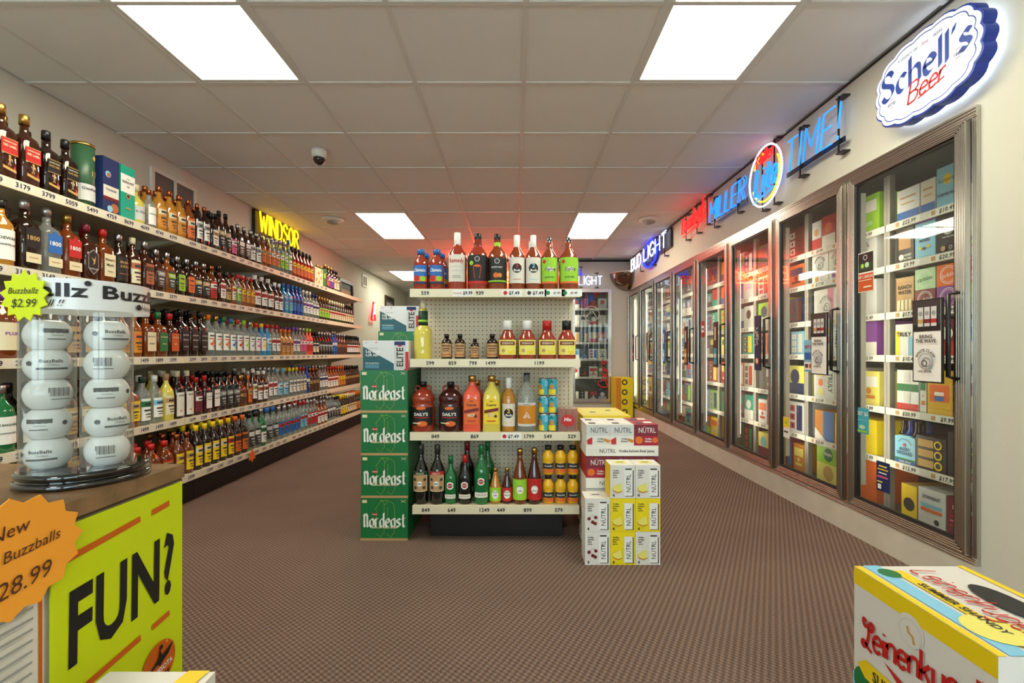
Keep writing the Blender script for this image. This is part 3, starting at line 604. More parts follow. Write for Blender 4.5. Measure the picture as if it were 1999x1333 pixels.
def d_teal(p):
    p.rect(0, 0, 1, 1, ink('teal')); p.rect(0, .5, 1, .84, ink('white')); p.text('THE', .5, .76, .007, ink('charcoal')); p.text('GLENLIVET', .5, .70, .012, ink('charcoal'), fit=.085); p.text('12', .5, .62, .012, ink('charcoal')); p.disc(.5, .44, .016, ink('gold')); p.disc(.5, .44, .011, ink('brown')); p.rect(.3, .2, .7, .22, ink('gold'))
extra = {'bluebox': ('gift_carton', 'dark blue whisky carton with red rock picture on top left shelf', .105, .31, 'navy', d_bluebox),
 'tealbox': ('gift_carton', 'teal and white whisky carton on top left shelf', .10, .31, 'teal', d_teal),
 'fruitbox': ('carton', 'cream carton printed with orange fruit at far end of top left shelf', .22, .2, 'cream', lambda p: [p.rect(0, 0, 1, 1, ink('cream'))]+[p.disc(u, v, .02, ink('amber')) for u, v in ((.2, .3), (.5, .2), (.45, .7), (.75, .45), (.8, .85))]),
 'greenbox': ('carton', 'green carton beside the fruit carton on top left shelf', .09, .22, 'green', lambda p: p.rect(.2, .5, .8, .75, ink('lime')))}
back = MB()
for i, row in enumerate(ROW):
    y = 2.065; n = 0; z = SH[i]+.0005; xf = (XB if i == 4 else XS)-.014
    grp = 'bottles on the %s left shelf' % SHN[i]
    for r in row:
        if isinstance(r, str):
            if r == 'tube':
                t = thing('whisky_tube', 'green cylindrical whisky gift tube with white band on top left shelf', 'gift tube', (xf-.056, y+.055, z), PI/2)
                MB().lathe([(.05, 0), (.05, .335)], mat('tube_green', (52,92,62), .35), 24).build('body', t)
                MB().lathe([(.0515, .325), (.0515, .34)], cap('gold'), 24).build('lid', t)
                b = MB(); p = Print(b, .12, .335, z0=0, R=.05); p.rect(0, .10, 1, .36, ink('lightgrey')); p.text('Glenfiddich', .5, .29, .014, ink('charcoal'), fit=.09); b.build('label', t)
                b = MB(); Print(b, .12, .335, z0=0, R=.05).text('12', .62, .55, .026, ink('gold')); b.build('numeral', t)
                b = MB(); Print(b, .12, .335, z0=0, R=.05).disc(.62, .8, .012, ink('gold')); b.build('emblem', t)
                y += .118
            else:
                nm_, lb_, w, h, c, fr = extra[r]
                box_thing(nm_, lb_, 'box', w, .1, h, ink(c), (xf-.004, y+w/2, z), PI/2, None, fr); y += w+.012
            continue
        k, g, cp, lc, ac, cnt, s, hs, des = r
        for q in range(cnt):
            rad = KIND[k][3][0]*s*(1.06 if KIND[k][1] else 1)
            if y+2*rad > SY1-.02: break
            n += 1
            lb_ = '%s %s bottle, %s cap, %s label, %s from near end of %s left shelf' % (DESC.get(g, g), KIND[k][4].split()[0], cp, lc, ordw(n), SHN[i])
            bottle(k, g, cp, lc, ac, (xf-rad-.004, y+rad, z), PI/2, lb_, grp, s, hs, design=des)
            for rr in range(1, 3):      # the rows standing behind it
                if rr == 2 and k in ('jug', 'squat'): continue
                M = Matrix.Translation((xf-rad-.008-rr*(2*rad+.006), y+rad, z)) @ Matrix.Diagonal((s, s, hs, 1))
                for me, mm in ((kmesh(k)[0], glass(g)), (kmesh(k)[1], cap(cp))):
                    back.add([M @ v.co for v in me.vertices], [tuple(p.vertices) for p in me.polygons], mm, True)
            y += 2*rad+.011
o = back.build('back_row_bottles'); tag(o, 'rows of bottles standing behind the front row on the left shelves', 'bottles'); o['kind'] = 'stuff'
t = thing('sale_tag', 'orange star shaped tag hanging from the bottom left shelf rail', 'tag', (XB+.004, 3.80, .165), PI/2)
b = MB(); st = []
for k in range(12): r_ = .055 if k % 2 == 0 else .032; st.append((r_*math.sin(PI*k/6), r_*math.cos(PI*k/6)))
b.prism(st, -.003, 0, ink('orange')); p = Print(b, .06, .06, dist=.003, z0=-.03); p.line([(.3, .5), (.7, .55)], ink('charcoal'), .003); b.build('card', t)

# ================================================================== CENTRE DISPLAY (end of the gondola)
GYF, GXL, GXR, GYP = 2.50, -.559, .349, 2.78
peg = pegboard_mat()
t = thing('gondola_display', 'cream pegboard end display with four shelves in the middle of the floor', 'shelf', (0, GYP, 0))
GZ = [1.335, .962, .572, .19]
MB().box(GXL+.03, GXR-.03, 0, .02, .12, 1.335, peg).build('pegboard', t)
MB().box(GXL+.10, GXR-.09, 2.56-GYP, .3, 0, .15, kick).build('kick_base', t)
for x in (GXL+.005, GXR-.03): MB().box(x, x+.025, -.005, .03, .1, 1.33, shelfm).build('upright', t)
MB().box(GXL+.01, GXR-.01, .03, .3, .14, 1.33, shelfm).build('body', t)
prices = [[('559',.09,1), ('Remedy  $9.99',.31,0), ('939',.41,1), ('$7.49',.60,2), ('$7.49',.74,2), ('$7.49',.85,3), ('$7.49',.95,3)], [('599',.12,1), ('859',.25,1), ('799',.37,1), ('1499',.475,1), ('1199',.76,1)], [('849',.15,1), ('869',.38,1), ('$7.49',.595,2), ('1799',.70,1), ('549',.81,1), ('529',.95,1)], [('849',.10,1), ('649',.25,1), ('1249',.44,1), ('449',.535,1), ('899',.69,1), ('579',.87,1)]]
for i, z in enumerate(GZ):
    yf = GYF-GYP-(.03 if i == 3 else 0)
    sh = MB().box(GXL+(.02 if i == 3 else 0), GXR-(.01 if i == 3 else 0), yf+.012, .0, z-.022, z, shelfm).build('shelf', t)
    b = MB().box(GXL+(.02 if i == 3 else 0), GXR-(.01 if i == 3 else 0), yf, yf+.012, z-.04, z+.004, railm)
    p = Print(b, GXR-GXL, .044, 'front', dist=-yf, z0=z-.04, off=((GXL+GXR)/2, 0))
    for s_, u, md in prices[i]:
        p.k = 0
        if md == 1: p.text(s_, u, .5, .019, ink('black'), fit=.1)
        else:
            p.rect(u-.06, .1, u+.06, .92, ink('white'))
            if md == 0: p.text('Remedy', u-.03, .5, .011, ink('red'), bold=False, fit=.045); p.text('$9.99', u+.03, .5, .018, ink('black'), fit=.05)
            else: p.disc(u-.04, .5, .011, ink('red' if md == 2 and u < .7 else 'charcoal' if md == 2 else 'green')); p.text('$7.49', u+.012, .5, .017 if md == 2 else .011, ink('black'), fit=.07)
    b.build('price_rail', sh)
def custom(name, label, px, d, base_z, wpx, toppx, prof, g, capspec, lab, design=None, cat='bottle', group=None, seg=20, sq=None, extra=None, y=None):
    """a bottle on the centre display: px = centre column, wpx = width in px, toppx = top row; profile is in fractions of (half width, height)"""
    r = wpx/2/F*d; h = (1-(toppx-CY)/F*d)-base_z; x = (px-CX)/F*d
    t = thing(name, label, cat, (x, y or d, base_z+.0005), 0, group)
    MB().lathe([(a*r, b_*h) for a, b_ in prof], glass(g), seg, sq=sq).build('body', t)
    if capspec:
        cr, c0, c1, cc = capspec; MB().lathe([(cr*r, c0*h), (cr*r, c1*h-.002), (cr*r*.88, c1*h)], cap(cc), 14).build('cap', t)
    if lab:
        l0, l1, frac = lab; b = MB(); lr = max(a for a, b_ in prof)*r
        design(Print(b, lr*(1.6 if sq else 2.2)*frac, (l1-l0)*h, z0=l0*h, R=None if sq else lr, dist=lr if sq else 0)); b.build('label', t)
    if extra: extra(t, r, h)
    return t
P_J = [(.9,0),(1,.02),(1,.62),(.92,.70),(.6,.80),(.42,.84),(.42,.92)]          # juice bottle
P_L = [(.95,0),(1,.02),(1,.56),(.9,.64),(.45,.75),(.34,.80),(.34,.9)]          # litre mixer
P_W = [(.95,0),(1,.015),(1,.58),(.9,.66),(.45,.78),(.36,.84),(.36,.97)]
D = 2.56; Z = GZ[0]; g1 = 'mixers on top of the centre display'
def d_clam(p):
    p.rect(0, 0, 1, 1, ink('blue')); p.rect(0, .12, 1, .4, ink('orange')); p.disc(.3, .3, .016, ink('melon') if 'melon' in PAL else ink('red')); p.disc(.7, .28, .015, ink('lime')); p.text('Clamato', .5, .74, .017, ink('white'), fit=.062, shear=.2); p.rect(0, .0, 1, .12, ink('navy'))
for n, (px, y) in enumerate(((822, D), (853, D))):
    custom('juice_bottle', 'red tomato juice bottle with blue cap, %s on top of the centre display' % ('leftmost' if n == 0 else 'second from left'), px, y, Z, 29, 488, P_J, 'tomato', (.5,.88,1,'blue'), (.15,.6,.95), d_clam, group=g1)
    custom('juice_bottle', 'red tomato juice bottle standing behind the %s front tomato juice bottle' % ('first' if n == 0 else 'second'), px+9, y+.09, Z, 28, 496, P_J, 'tomato', (.5,.88,1,'blue'), (.15,.6,.95), d_clam, group=g1)
def d_rem(p):
    p.rect(0, 0, 1, 1, ink('paper')); p.text('Remedy', .5, .78, .022, ink('red'), fit=.082, shear=.15, bold=True); p.rect(.2, .55, .8, .56, ink('grey')); p.text('a bloody mary mix', .5, .4, .006, ink('grey'), bold=False, fit=.07); p.rect(.25, .14, .75, .16, ink('grey')); p.rect(.3, .2, .7, .22, ink('grey'))
custom('mixer_bottle', 'bloody mary mix bottle with cream label and tall white cap on centre display', 893, D, Z, 37, 455, P_L, 'tomato', (.36,.66,1,'white'), (.14,.60,.9), d_rem, group=g1)
def d_bloody(c):
    def f(p):
        p.rect(0, 0, 1, 1, ink('black')); p.disc(.5, .86, .014, ink('lightgrey')); p.disc(.5, .86, .011, ink('charcoal'))
        if c == 'red': p.poly([(.32, .62), (.68, .62), (.62, .2), (.38, .2)], ink('red')); p.disc(.5, .62, .018, ink('melon') if 'melon' in PAL else ink('orange'), sy=.35); p.disc(.25, .72, .012, ink('lime')); p.rect(0, 0, 1, .1, ink('red'))
        else: p.text('BLOODY MARY', .5, .62, .009, ink('lightgrey'), fit=.06); p.disc(.45, .3, .014, ink('orange')); p.disc(.62, .3, .012, ink('amber')); p.rect(0, .04, 1, .1, ink('lime'))
    return f
custom('mixer_bottle', 'bloody mary bottle, black label with red drink and black cap, centre display', 933, D, Z, 41, 457, P_L, 'tomato', (.34,.84,1,'black'), (.10,.60,1), d_bloody('red'), group=g1, extra=lambda t, r, h: MB().lathe([(.44*r, .73*h), (.37*r, .79*h), (.36*r, .85*h)], ink('darkred'), 14).build('neck_band', t))
custom('mixer_bottle', 'bloody mary bottle, black label with green stripes and black cap, centre display', 971, D, Z, 38, 458, P_L, 'rust', (.34,.84,1,'black'), (.12,.56,1), d_bloody('green'), group=g1, extra=lambda t, r, h: MB().lathe([(.44*r, .73*h), (.37*r, .79*h), (.36*r, .85*h)], ink('lime'), 14).build('neck_band', t))
def d_buds(c, s_):
    def f(p):
        p.rect(0, 0, 1, 1, ink('paper')); p.disc(.5, .58, .026, ink('black')); p.text(s_, .5, .68, .022, ink(c)); p.text('Buds', .5, .5, .012, ink('white'), fit=.035, shear=.2); p.rect(.3, .14, .7, .16, ink(c))
    return f
custom('mixer_bottle', 'mixer bottle with white label, red numeral badge and white cap, centre display', 1009, D, Z, 33, 460, P_L, 'rust', (.38,.66,1,'white'), (.12,.58,1), d_buds('red', '3'), group=g1)
custom('mixer_bottle', 'mixer bottle with white label, blue numeral badge and white cap, centre display', 1041, D, Z, 32, 460, P_L, 'rust', (.38,.66,1,'white'), (.12,.58,1), d_buds('sky', '2'), group=g1)
custom('mixer_bottle', 'white capped mixer bottle in the row behind the blue badge bottle', 1038, D+.10, Z, 32, 472, P_L, 'rust', (.38,.66,1,'white'), None, group=g1)
def d_zing(p):
    p.rect(0, 0, 1, 1, ink('lime')); p.rect(0, 0, 1, .07, ink('orange')); p.disc(.2, .84, .010, ink('red')); p.disc(.52, .55, .024, ink('white'), sy=.45); p.text('ZingZang', .52, .56, .014, ink('black'), fit=.06, shear=.3); p.text('BLOODY MARY', .5, .24, .008, ink('darkgreen'), fit=.05)
def checks(t, r, h):
    b = MB()
    for k in range(4):
        for j in range(6):
            a = 2*PI*(j+.5*(k % 2))/6; p = Print(b, .01, .01, R=.30*r, z0=(.80+.05*k)*h)
            p.k = 1; u = (a-PI)*.30*r/.01+.5; p.rect(u-.3, 0, u+.3, .9, ink('white'))
    b.build('cap_checks', t)
for n, (px, w) in enumerate(((1072, 33), (1110, 38))):
    custom('mixer_bottle', 'lime green labelled mixer bottle with checked cap, %s of the two' % ('left' if n == 0 else 'right'), px, D, Z, w, 464, P_L, 'rust', (.29,.78,1,'black'), (.12,.6,1), d_zing, group=g1, extra=checks)
# second shelf
D = 2.57; Z = GZ[1]; g2 = 'bottles on the second shelf of the centre display'
custom('mixer_bottle', 'pale yellow margarita mixer with dark green neck label at left end of second shelf', 826, D, Z, 35, 592, [(.95,0),(1,.02),(.96,.12),(1,.2),(1,.48),(.9,.54),(.52,.6),(.5,.85),(.3,.9)], 'yellow', (.3,.88,1,'cream'), None, group=g2,
  extra=lambda t, r, h: [MB().lathe([(.54*r, .6*h), (.52*r, .86*h)], ink('darkgreen'), 16).build('neck_label', t), MB().lathe([(.56*r, .66*h), (.55*r, .70*h)], ink('lime'), 16).build('neck_band', t)])
P_B = [(.95,0),(1,.02),(1,.66),(.85,.74),(.36,.82),(.36,.88)]
def d_bit(p):
    p.rect(0, 0, 1, 1, ink('kraft')); p.rect(.1, .78, .9, .86, ink('brown')); p.rect(.2, .58, .8, .66, ink('brown')); p.rect(.25, .42, .75, .48, ink('brown')); p.rect(0, .12, 1, .22, ink('copper'))
for n, (px, w, tp) in enumerate(((872, 21, 652), (898, 21, 652), (927, 17, 661), (961, 22, 652))):
    custom('bitters_bottle', 'small brown bitters bottle with kraft label, %s of four' % ['leftmost', 'second', 'smallest', 'rightmost'][n], px, D, Z, w, tp, P_B, 'cola', (.45,.84,1,'black'), (.1,.62,1), d_bit, group='bitters bottles on the second shelf', seg=16)
P_S = [(.92,0),(1,.03),(1,.46),(.9,.55),(.6,.68),(.44,.76),(.44,.82)]
def d_side(p):
    p.rect(0, 0, 1, 1, ink('lemon')); p.rect(.12, .64, .88, .9, ink('darkred')); p.poly([(.3, .9), (.7, .9), (.5, 1.02)], ink('darkred')); p.text('SIDESHOW', .5, .77, .010, ink('cream'), fit=.062); p.disc(.3, .28, .010, ink('tan')); p.rect(.5, .12, .8, .26, ink('yellow'))
for n, (px, c, w) in enumerate(((991, 'white', 'leftmost white capped'), (1029, 'white', 'second white capped'), (1068, 'red', 'red capped'), (1106, 'black', 'black capped'))):
    custom('sauce_bottle', w+' mixer bottle with yellow label on second display shelf', px, D, Z, 36, 626, P_S, 'tomato', (.5,.76,1,c), (.12,.50,1), d_side, group='yellow label bottles on the second shelf')
# third shelf
D = 2.57; Z = GZ[2]; g3 = 'bottles on the third shelf of the centre display'
P_D = [(.93,0),(1,.03),(1,.50),(.86,.56),(.98,.62),(.98,.70),(.7,.80),(.34,.85),(.26,.9)]
def d_daily(p):
    p.rect(0, 0, 1, 1, ink('black')); p.disc(.5, .95, .026, ink('melon') if 'melon' in PAL else ink('orange'), sy=.3); p.text("DAILY'S", .5, .62, .016, ink('white'), fit=.075); p.rect(.2, .42, .8, .46, ink('red')); p.disc(.55, .1, .028, ink('orange'), sy=.5); p.rect(.15, .1, .5, .16, ink('cream'))
def ears(t, r, h):
    for s_ in (-1, 1):
        MB().tube([(s_*(.42+.22*math.cos(a))*r, 0, (.86+.055*math.sin(a))*h) for a in [k*PI/6 for k in range(13)]], .09*r, glass('tomato')).build('handle', t)
for n, (px, g) in enumerate(((826, 'tomato'), (880, 'maroon'))):
    custom('mixer_jug', 'round mixer jug with two neck loops and black label, %s' % ('left, bright red' if n == 0 else 'right, dark red'), px, D, Z, 47, 745, P_D, g, (.3,.9,1,'black'), (.14,.50,.95), d_daily, group=g3, extra=ears)
def d_cuervo(c):
    def f(p):
        p.poly([(0, 0), (1, 0), (1, .85), (.5, 1.05), (0, .85)], ink(c)); p.text('Jose', .5, .86, .008, ink('black'), fit=.03); p.text('Cuervo', .5, .72, .014, ink('black'), fit=.055); p.poly([(0, .4), (1, .5), (1, .62), (0, .52)], ink('darkred')); p.text('MIX', .5, .34, .016, ink('cream'), fit=.05, rot=.1); p.disc(.8, .3, .008, ink('charcoal')); p.rect(.2, .1, .8, .14, ink('red'))
    return f
for n, (px, g, c, w) in enumerate(((922, 'melon', 'orange', 'red'), (960, 'yellow', 'yellow', 'yellow'))):
    sq_ = [1,1,1,.6,0,0,0]
    custom('mixer_bottle', 'square margarita mix bottle, %s, gold cap, on third display shelf' % w, px, D, Z, 36, 733, [(.92,0),(.95,.02),(.92,.60),(.85,.68),(.42,.82),(.36,.86),(.36,.92)], g, (.42,.89,1,'gold'), (.14,.62,1), d_cuervo(c), group=g3, sq=sq_)
    custom('mixer_bottle', 'gold capped margarita mix bottle standing behind the %s front one' % w, px+9, D+.105, Z, 34, 742, [(.92,0),(.95,.02),(.92,.60),(.85,.68),(.42,.82),(.36,.86),(.36,.92)], g, (.42,.89,1,'gold'), None, group=g3, sq=sq_)
custom('mixer_bottle', 'tan mixer bottle, white label with yellow numeral badge, on third display shelf', 993, D, Z, 27, 737, P_W, 'gold', (.42,.76,1,'white'), (.1,.52,1), d_buds('yellow', '2'), group=g3)
custom('tequila_bottle', 'clear bottle with gold label and black cap on third display shelf', 1028, D, Z, 38, 728, P_W, 'clear', (.32,.84,1,'black'), (.1,.5,1), lambda p: [p.rect(0, 0, 1, 1, ink('lightgrey')), p.rect(0, .1, 1, .88, ink('amber')), p.text('BLANCO', .5, .92, .006, ink('charcoal')), p.line([(.35, .35), (.5, .6), (.65, .35)], ink('white'), .004), p.line([(.42, .35), (.5, .48), (.58, .35)], ink('white'), .004)], group=g3)
def d_can(p):
    p.rect(0, 0, 1, 1, ink('aqua')); p.rect(0, .0, .5, .35, ink('yellow')); p.disc(.3, .5, .011, ink('amber'), sy=1.4); p.rect(.55, .55, 1, .95, ink('sky')); p.poly([(.2, .75), (.4, .75), (.3, 1)], ink('green'))
r_ = 17.4/2/F*2.56; hc = .0965
for c_ in range(2):
    for l_ in range(3):
        x = (1061+18.2*c_-CX)/F*2.56
        t = thing('juice_can', 'small blue pineapple juice can, %s column, %s in the stack' % (['left', 'right'][c_], ['bottom', 'middle', 'top'][l_]), 'can', (x, 2.56, Z+.0005+l_*hc), .5*c_, 'pineapple juice cans on the third shelf')
        MB().lathe([(.88*r_, 0), (r_, .006), (r_, hc-.007), (.9*r_, hc-.001)], cap('silver'), 16).build('body', t)
        b = MB(); d_can(Print(b, r_*4.2, hc-.014, z0=.007, R=r_)); b.build('label', t)
t = thing('mixer_pack', 'red shrink-wrapped six pack of small bottles at right end of third shelf', 'pack', ((1107-CX)/F*2.56, 2.52, Z+.0005))
MB().box(-.052, .052, 0, .085, 0, .125, clear('shrink_wrap', (230,190,180), .75)).build('wrap', t)
for i in range(3):
    for j in range(2): MB().lathe([(.015, .002), (.0155, .08), (.009, .1), (.009, .12)], glass('red'), 10, c=(-.033+.033*i, .024+.036*j)).build('bottle', t)
b = MB(); p = Print(b, .104, .125); p.disc(.5, .5, .036, ink('red'), sy=.9); p.text('Mix', .5, .55, .018, ink('white'), shear=.2); b.build('label', t)
# base shelf
D = 2.54; Z = GZ[3]; g4 = 'bottles on the base shelf of the centre display'
P_V = [(.95,0),(1,.015),(1,.52),(.9,.60),(.42,.74),(.34,.80),(.34,.9)]
def d_gallo(c):
    def f(p):
        p.rect(0, 0, 1, 1, ink('cream')); p.rect(.06, .04, .94, .8, ink('tan')); p.rect(0, .82, 1, 1, ink(c)); p.text('GALLO', .5, .91, .009, ink('cream'), fit=.05); p.disc(.5, .4, .014, ink('white')); p.disc(.2, .6, .008, ink('charcoal')); p.disc(.8, .6, .008, ink('charcoal')); p.disc(.25, .2, .008, ink('charcoal')); p.disc(.75, .2, .008, ink('charcoal')); p.rect(.38, .38, .62, .42, ink('charcoal'))
    return f
for n, (px, c) in enumerate(((822, 'darkgreen'), (854, 'red'))):
    custom('vermouth_bottle', 'dark vermouth bottle with cream label, %s' % ('green topped, leftmost on base shelf' if n == 0 else 'red topped, second on base shelf'), px, D, Z, 29, 868, P_V, 'black', (.38,.84,1,'charcoal'), (.22,.56,1), d_gallo(c), group=g4)
def d_mart(p):
    p.disc(.5, .68, .020, ink('white')); p.disc(.5, .68, .013, ink('red')); p.rect(.2, .64, .8, .72, ink('black')); p.text('MARTINI', .5, .68, .006, ink('white'), fit=.038); p.rect(.1, 0, .9, .22, ink('paper')); p.rect(.2, .1, .8, .13, ink('grey'))
for px, w, tp, g, c, lb_, dy in ((880, 25, 890, 'green', 'green', 'small green vermouth bottle on base shelf', 0), (908, 27, 888, 'black', 'red', 'dark vermouth bottle with red cap on base shelf', 0), (912, 29, 862, 'black', 'darkred', 'taller dark vermouth bottle behind the red capped vermouth bottle', .11), (940, 30, 868, 'green', 'green', 'large green vermouth bottle on base shelf', 0), (952, 28, 862, 'green', 'green', 'green vermouth bottle behind the large green bottle', .11)):
    custom('vermouth_bottle', lb_, px, D+dy, Z, w, tp, P_V, g, (.38,.84,1,c), (.12,.52,1), d_mart, group=g4)
def d_rose(c, s_):
    def f(p):
        p.rect(-.1, 0, 1.1, 1, ink(c)); p.disc(.5, .5, .018, ink('white'), sy=1.25); p.text("ROSE'S", .5, .68, .006, ink('darkgreen'), fit=.028); p.text(s_, .5, .45, .006, ink('charcoal'), fit=.03)
    return f
for px, w, tp, g, c, cc, lb_ in ((967, 23, 913, 'gold', 'lime', 'gold', "small lime cordial bottle with gold cap"), (990, 21, 913, 'maroon', 'red', 'gold', "small red grenadine bottle with gold cap"), (1015, 28, 876, 'amber', 'lime', 'gold', "tall amber lime juice bottle with green label"), (1043, 28, 874, 'maroon', 'red', 'gold', "tall red grenadine bottle with red label")):
    custom('cordial_bottle', lb_+' on base shelf', px, D, Z, w, tp, [(.92,0),(1,.02),(1,.44),(.85,.54),(.5,.72),(.36,.84),(.36,.92)], g, (.42,.90,1,cc), (.08,.46,1), d_rose(c, 'LIME' if c == 'lime' else 'GRENADINE'), group=g4)
def d_oj(p):
    p.rect(0, .3, 1, 1, ink('charcoal')); p.rect(0, 0, 1, .4, ink('orange')); p.disc(.3, .25, .010, ink('amber')); p.text('Minute Maid', .5, .72, .006, ink('white'), fit=.04); p.poly([(.7, .4), (.95, .75), (.95, .4)], ink('green'))
hj = .155
for c_, px in enumerate((1070, 1094, 1118)):
    for l_ in range(2):
        x = (px-CX)/F*2.54; t = thing('juice_bottle', 'small yellow orange juice bottle, %s column, %s' % (['left', 'middle', 'right'][c_], ['lower', 'upper'][l_]), 'bottle', (x, 2.54, Z+.0005+l_*hj), 0, 'orange juice bottles on the base shelf')
        rr = .0305; MB().lathe([(.9*rr, 0), (rr, .006), (rr, .06), (.86*rr, .066), (rr, .075), (.96*rr, .105), (.5*rr, .128), (.5*rr, .135)], mat('juice_plastic', (232,178,30), .25), 16).build('body', t)
        MB().lathe([(.6*rr, .13), (.6*rr, hj-.001)], cap('black'), 12).build('cap', t)
        b = MB(); d_oj(Print(b, rr*2.4, .05, z0=.012, R=rr)); b.build('label', t)

# ================================================================== NORDEAST AND ELITE CASES
ng = mat('carton_green', (14,112,58), .4); kr = ink('gold')
cl = mat('print_cream', PAL['cream'])
def d_nord(p):
    p.rect(0, 0, 1, .055, ink('kraft')); q = mat('print_gold_line', (150,170,80), .5)
    p.line([(.30, .72), (.40, .88), (.47, .93), (.50, .84), (.50, .2), (.42, .08), (.33, .16)], q, .0018); p.line([(.34, .72), (.34, .3)], q, .0018); p.line([(.50, .84), (.62, .93), (.70, .86), (.72, .72), (.72, .2), (.64, .08), (.55, .16)], q, .0018); p.line([(.57, .80), (.57, .3)], q, .0018)
    p.pen('¤ordeast', .5, .485, .074, ink('white'), .0125, nib=math.radians(38), gap=.2, fit=.218)
    p.disc(.30, .62, .016, ink('red'), sy=.45); p.text('Grain Belt', .30, .62, .005, ink('white'), fit=.026)
    p.text('AMERICAN AMBER LAGER', .5, .31, .0085, ink('cream'), fit=.14); p.text('FRIENDLY BEER', .5, .945, .004, ink('lime'), fit=.08); p.rect(.04, .89, .14, .96, ink('cream')); p.line([(.86, .9), (.96, .96)], ink('cream'), .002); p.line([(.86, .96), (.96, .9)], ink('cream'), .002)
elm = mat('carton_white', (216,218,220), .4); tl = mat('print_deep_teal', (18,84,96), .45)
def d_elite(p):
    p.poly([(0, 0), (.68, 0), (.68, .22), (0, .80)], tl); p.rect(.9, 0, 1, .62, ink('red'))
    p.rect(.69, .04, .93, .84, ink('lightgrey')); p.rect(.69, .84, .93, .97, ink('navy')); p.text('ELITE', .81, .44, .034, ink('charcoal'), rot=PI/2, fit=.10)
    p.poly([(.75, .84), (.81, .78), (.87, .84)], ink('red'))
    p.text('94 Calories', .06, .74, .010, ink('grey'), align='l', bold=False, fit=.1); p.text('2.6g Carbs', .06, .63, .012, ink('white'), align='l', fit=.11); p.text('4.2% ABV', .06, .51, .012, ink('white'), align='l', fit=.11); p.text('One Friendly Flavor', .06, .24, .006, ink('white'), align='l', fit=.08)
    for k in range(3): p.rect(.06, .17-.045*k, .36, .185-.045*k, ink('sky'))
    p.text('12', .08, .93, .006, ink('charcoal')); p.disc(.3, .93, .005, ink('red'), sy=.5)
for n, (x, y, cnt) in enumerate(((-.694, 2.50, 4), (-.727, 2.93, 5))):
    w = .251; z = 0; who = 'front' if n == 0 else 'rear'
    for k in range(cnt):
        box_thing('beer_case', 'green amber lager case, %s from the floor in the %s stack' % (ordw(k+1), who), 'beer case', w, .405, .226, ng, (x+random.uniform(-.003, .003), y, z), random.uniform(-.008, .008), 'green beer cases beside the centre display', d_nord, d_nord); z += .2265
    box_thing('beer_case', 'white and teal beer case on top of the %s green stack' % who, 'beer case', .243, .36, .158, elm, (x+.006, y+.004, z), 0, 'white beer cases on the green stacks', d_elite)

# ================================================================== NUTRL PACKS
B4 = .118; HN = .157
def d_nutrl(bg, fruit, can='white'):
    dkc = 'charcoal'
    def f(p):
        p.rect(.60, .05, .94, .84, ink('black')); p.rect(.56, .07, .90, .86, ink('white')); p.rect(.60, .86, .86, .90, ink(bg if bg != 'white' else 'black'))
        p.text('NÜTRL', .73, .46, .022, ink(dkc), rot=PI/2, bold=False, fit=.085); p.disc(.685, .62, .0022, ink(dkc)); p.disc(.685, .585, .0022, ink(dkc))
        for k, s_ in enumerate(('Vodka.', 'Seltzer.', 'Real', 'Juice.')): p.text(s_, .10, .84-.065*k, .007, ink(dkc), align='l', fit=.04)
        p.text('4', .12, .1, .014, ink(dkc))
        if fruit == 'cherry':
            for u, v in ((.15, .40), (.30, .30), (.42, .44), (.40, .26)): p.disc(u, v, .008, ink('darkred'))
            p.line([(.15, .42), (.28, .52), (.42, .46)], ink('charcoal'), .0012)
        else: p.poly([(.06, .34), (.40, .48), (.48, .24), (.30, .20), (.14, .24)], ink('lemon')); p.poly([(.06, .34), (.14, .24), (.30, .20), (.48, .24), (.47, .21), (.30, .165), (.12, .21)], ink('amber'))
    return f
wn = mat('carton_offwhite', (226,222,214), .45); yn = mat('carton_yellow', (238,214,20), .45); rn = mat('carton_crimson', (170,24,48), .45)
FY = 2.212
for c_, (x, items) in enumerate(((.3895, ['cherry', 'cherry']), (.508, ['yp', 'yp', 'wp']), (.6265, ['wp', 'yp', 'wp']))):
    for k, it in enumerate(items):
        base = yn if it == 'yp' else wn
        lb_ = '%s seltzer four pack with %s, %s of %s column' % ('yellow' if it == 'yp' else 'white', 'cherries' if it == 'cherry' else 'pineapple', ['bottom', 'second', 'top'][k], ['left', 'middle', 'right'][c_])
        box_thing('seltzer_pack', lb_, 'seltzer pack', B4-.001, B4-.002, HN-.001, base, (x, FY, k*HN), random.uniform(-.012, .012)*(k > 0), 'seltzer four packs stacked on the floor', d_nutrl('yellow' if it == 'yp' else 'white', it),
          lambda p: p.rect(.0, .0, 1, 1, ink('yellow')) if it == 'wp' else None, lambda p: [p.rect(.25, .3, .75, .7, ink('lemon' if it != 'cherry' else 'lightgrey')), p.rect(.35, .45, .65, .55, ink('charcoal'))])
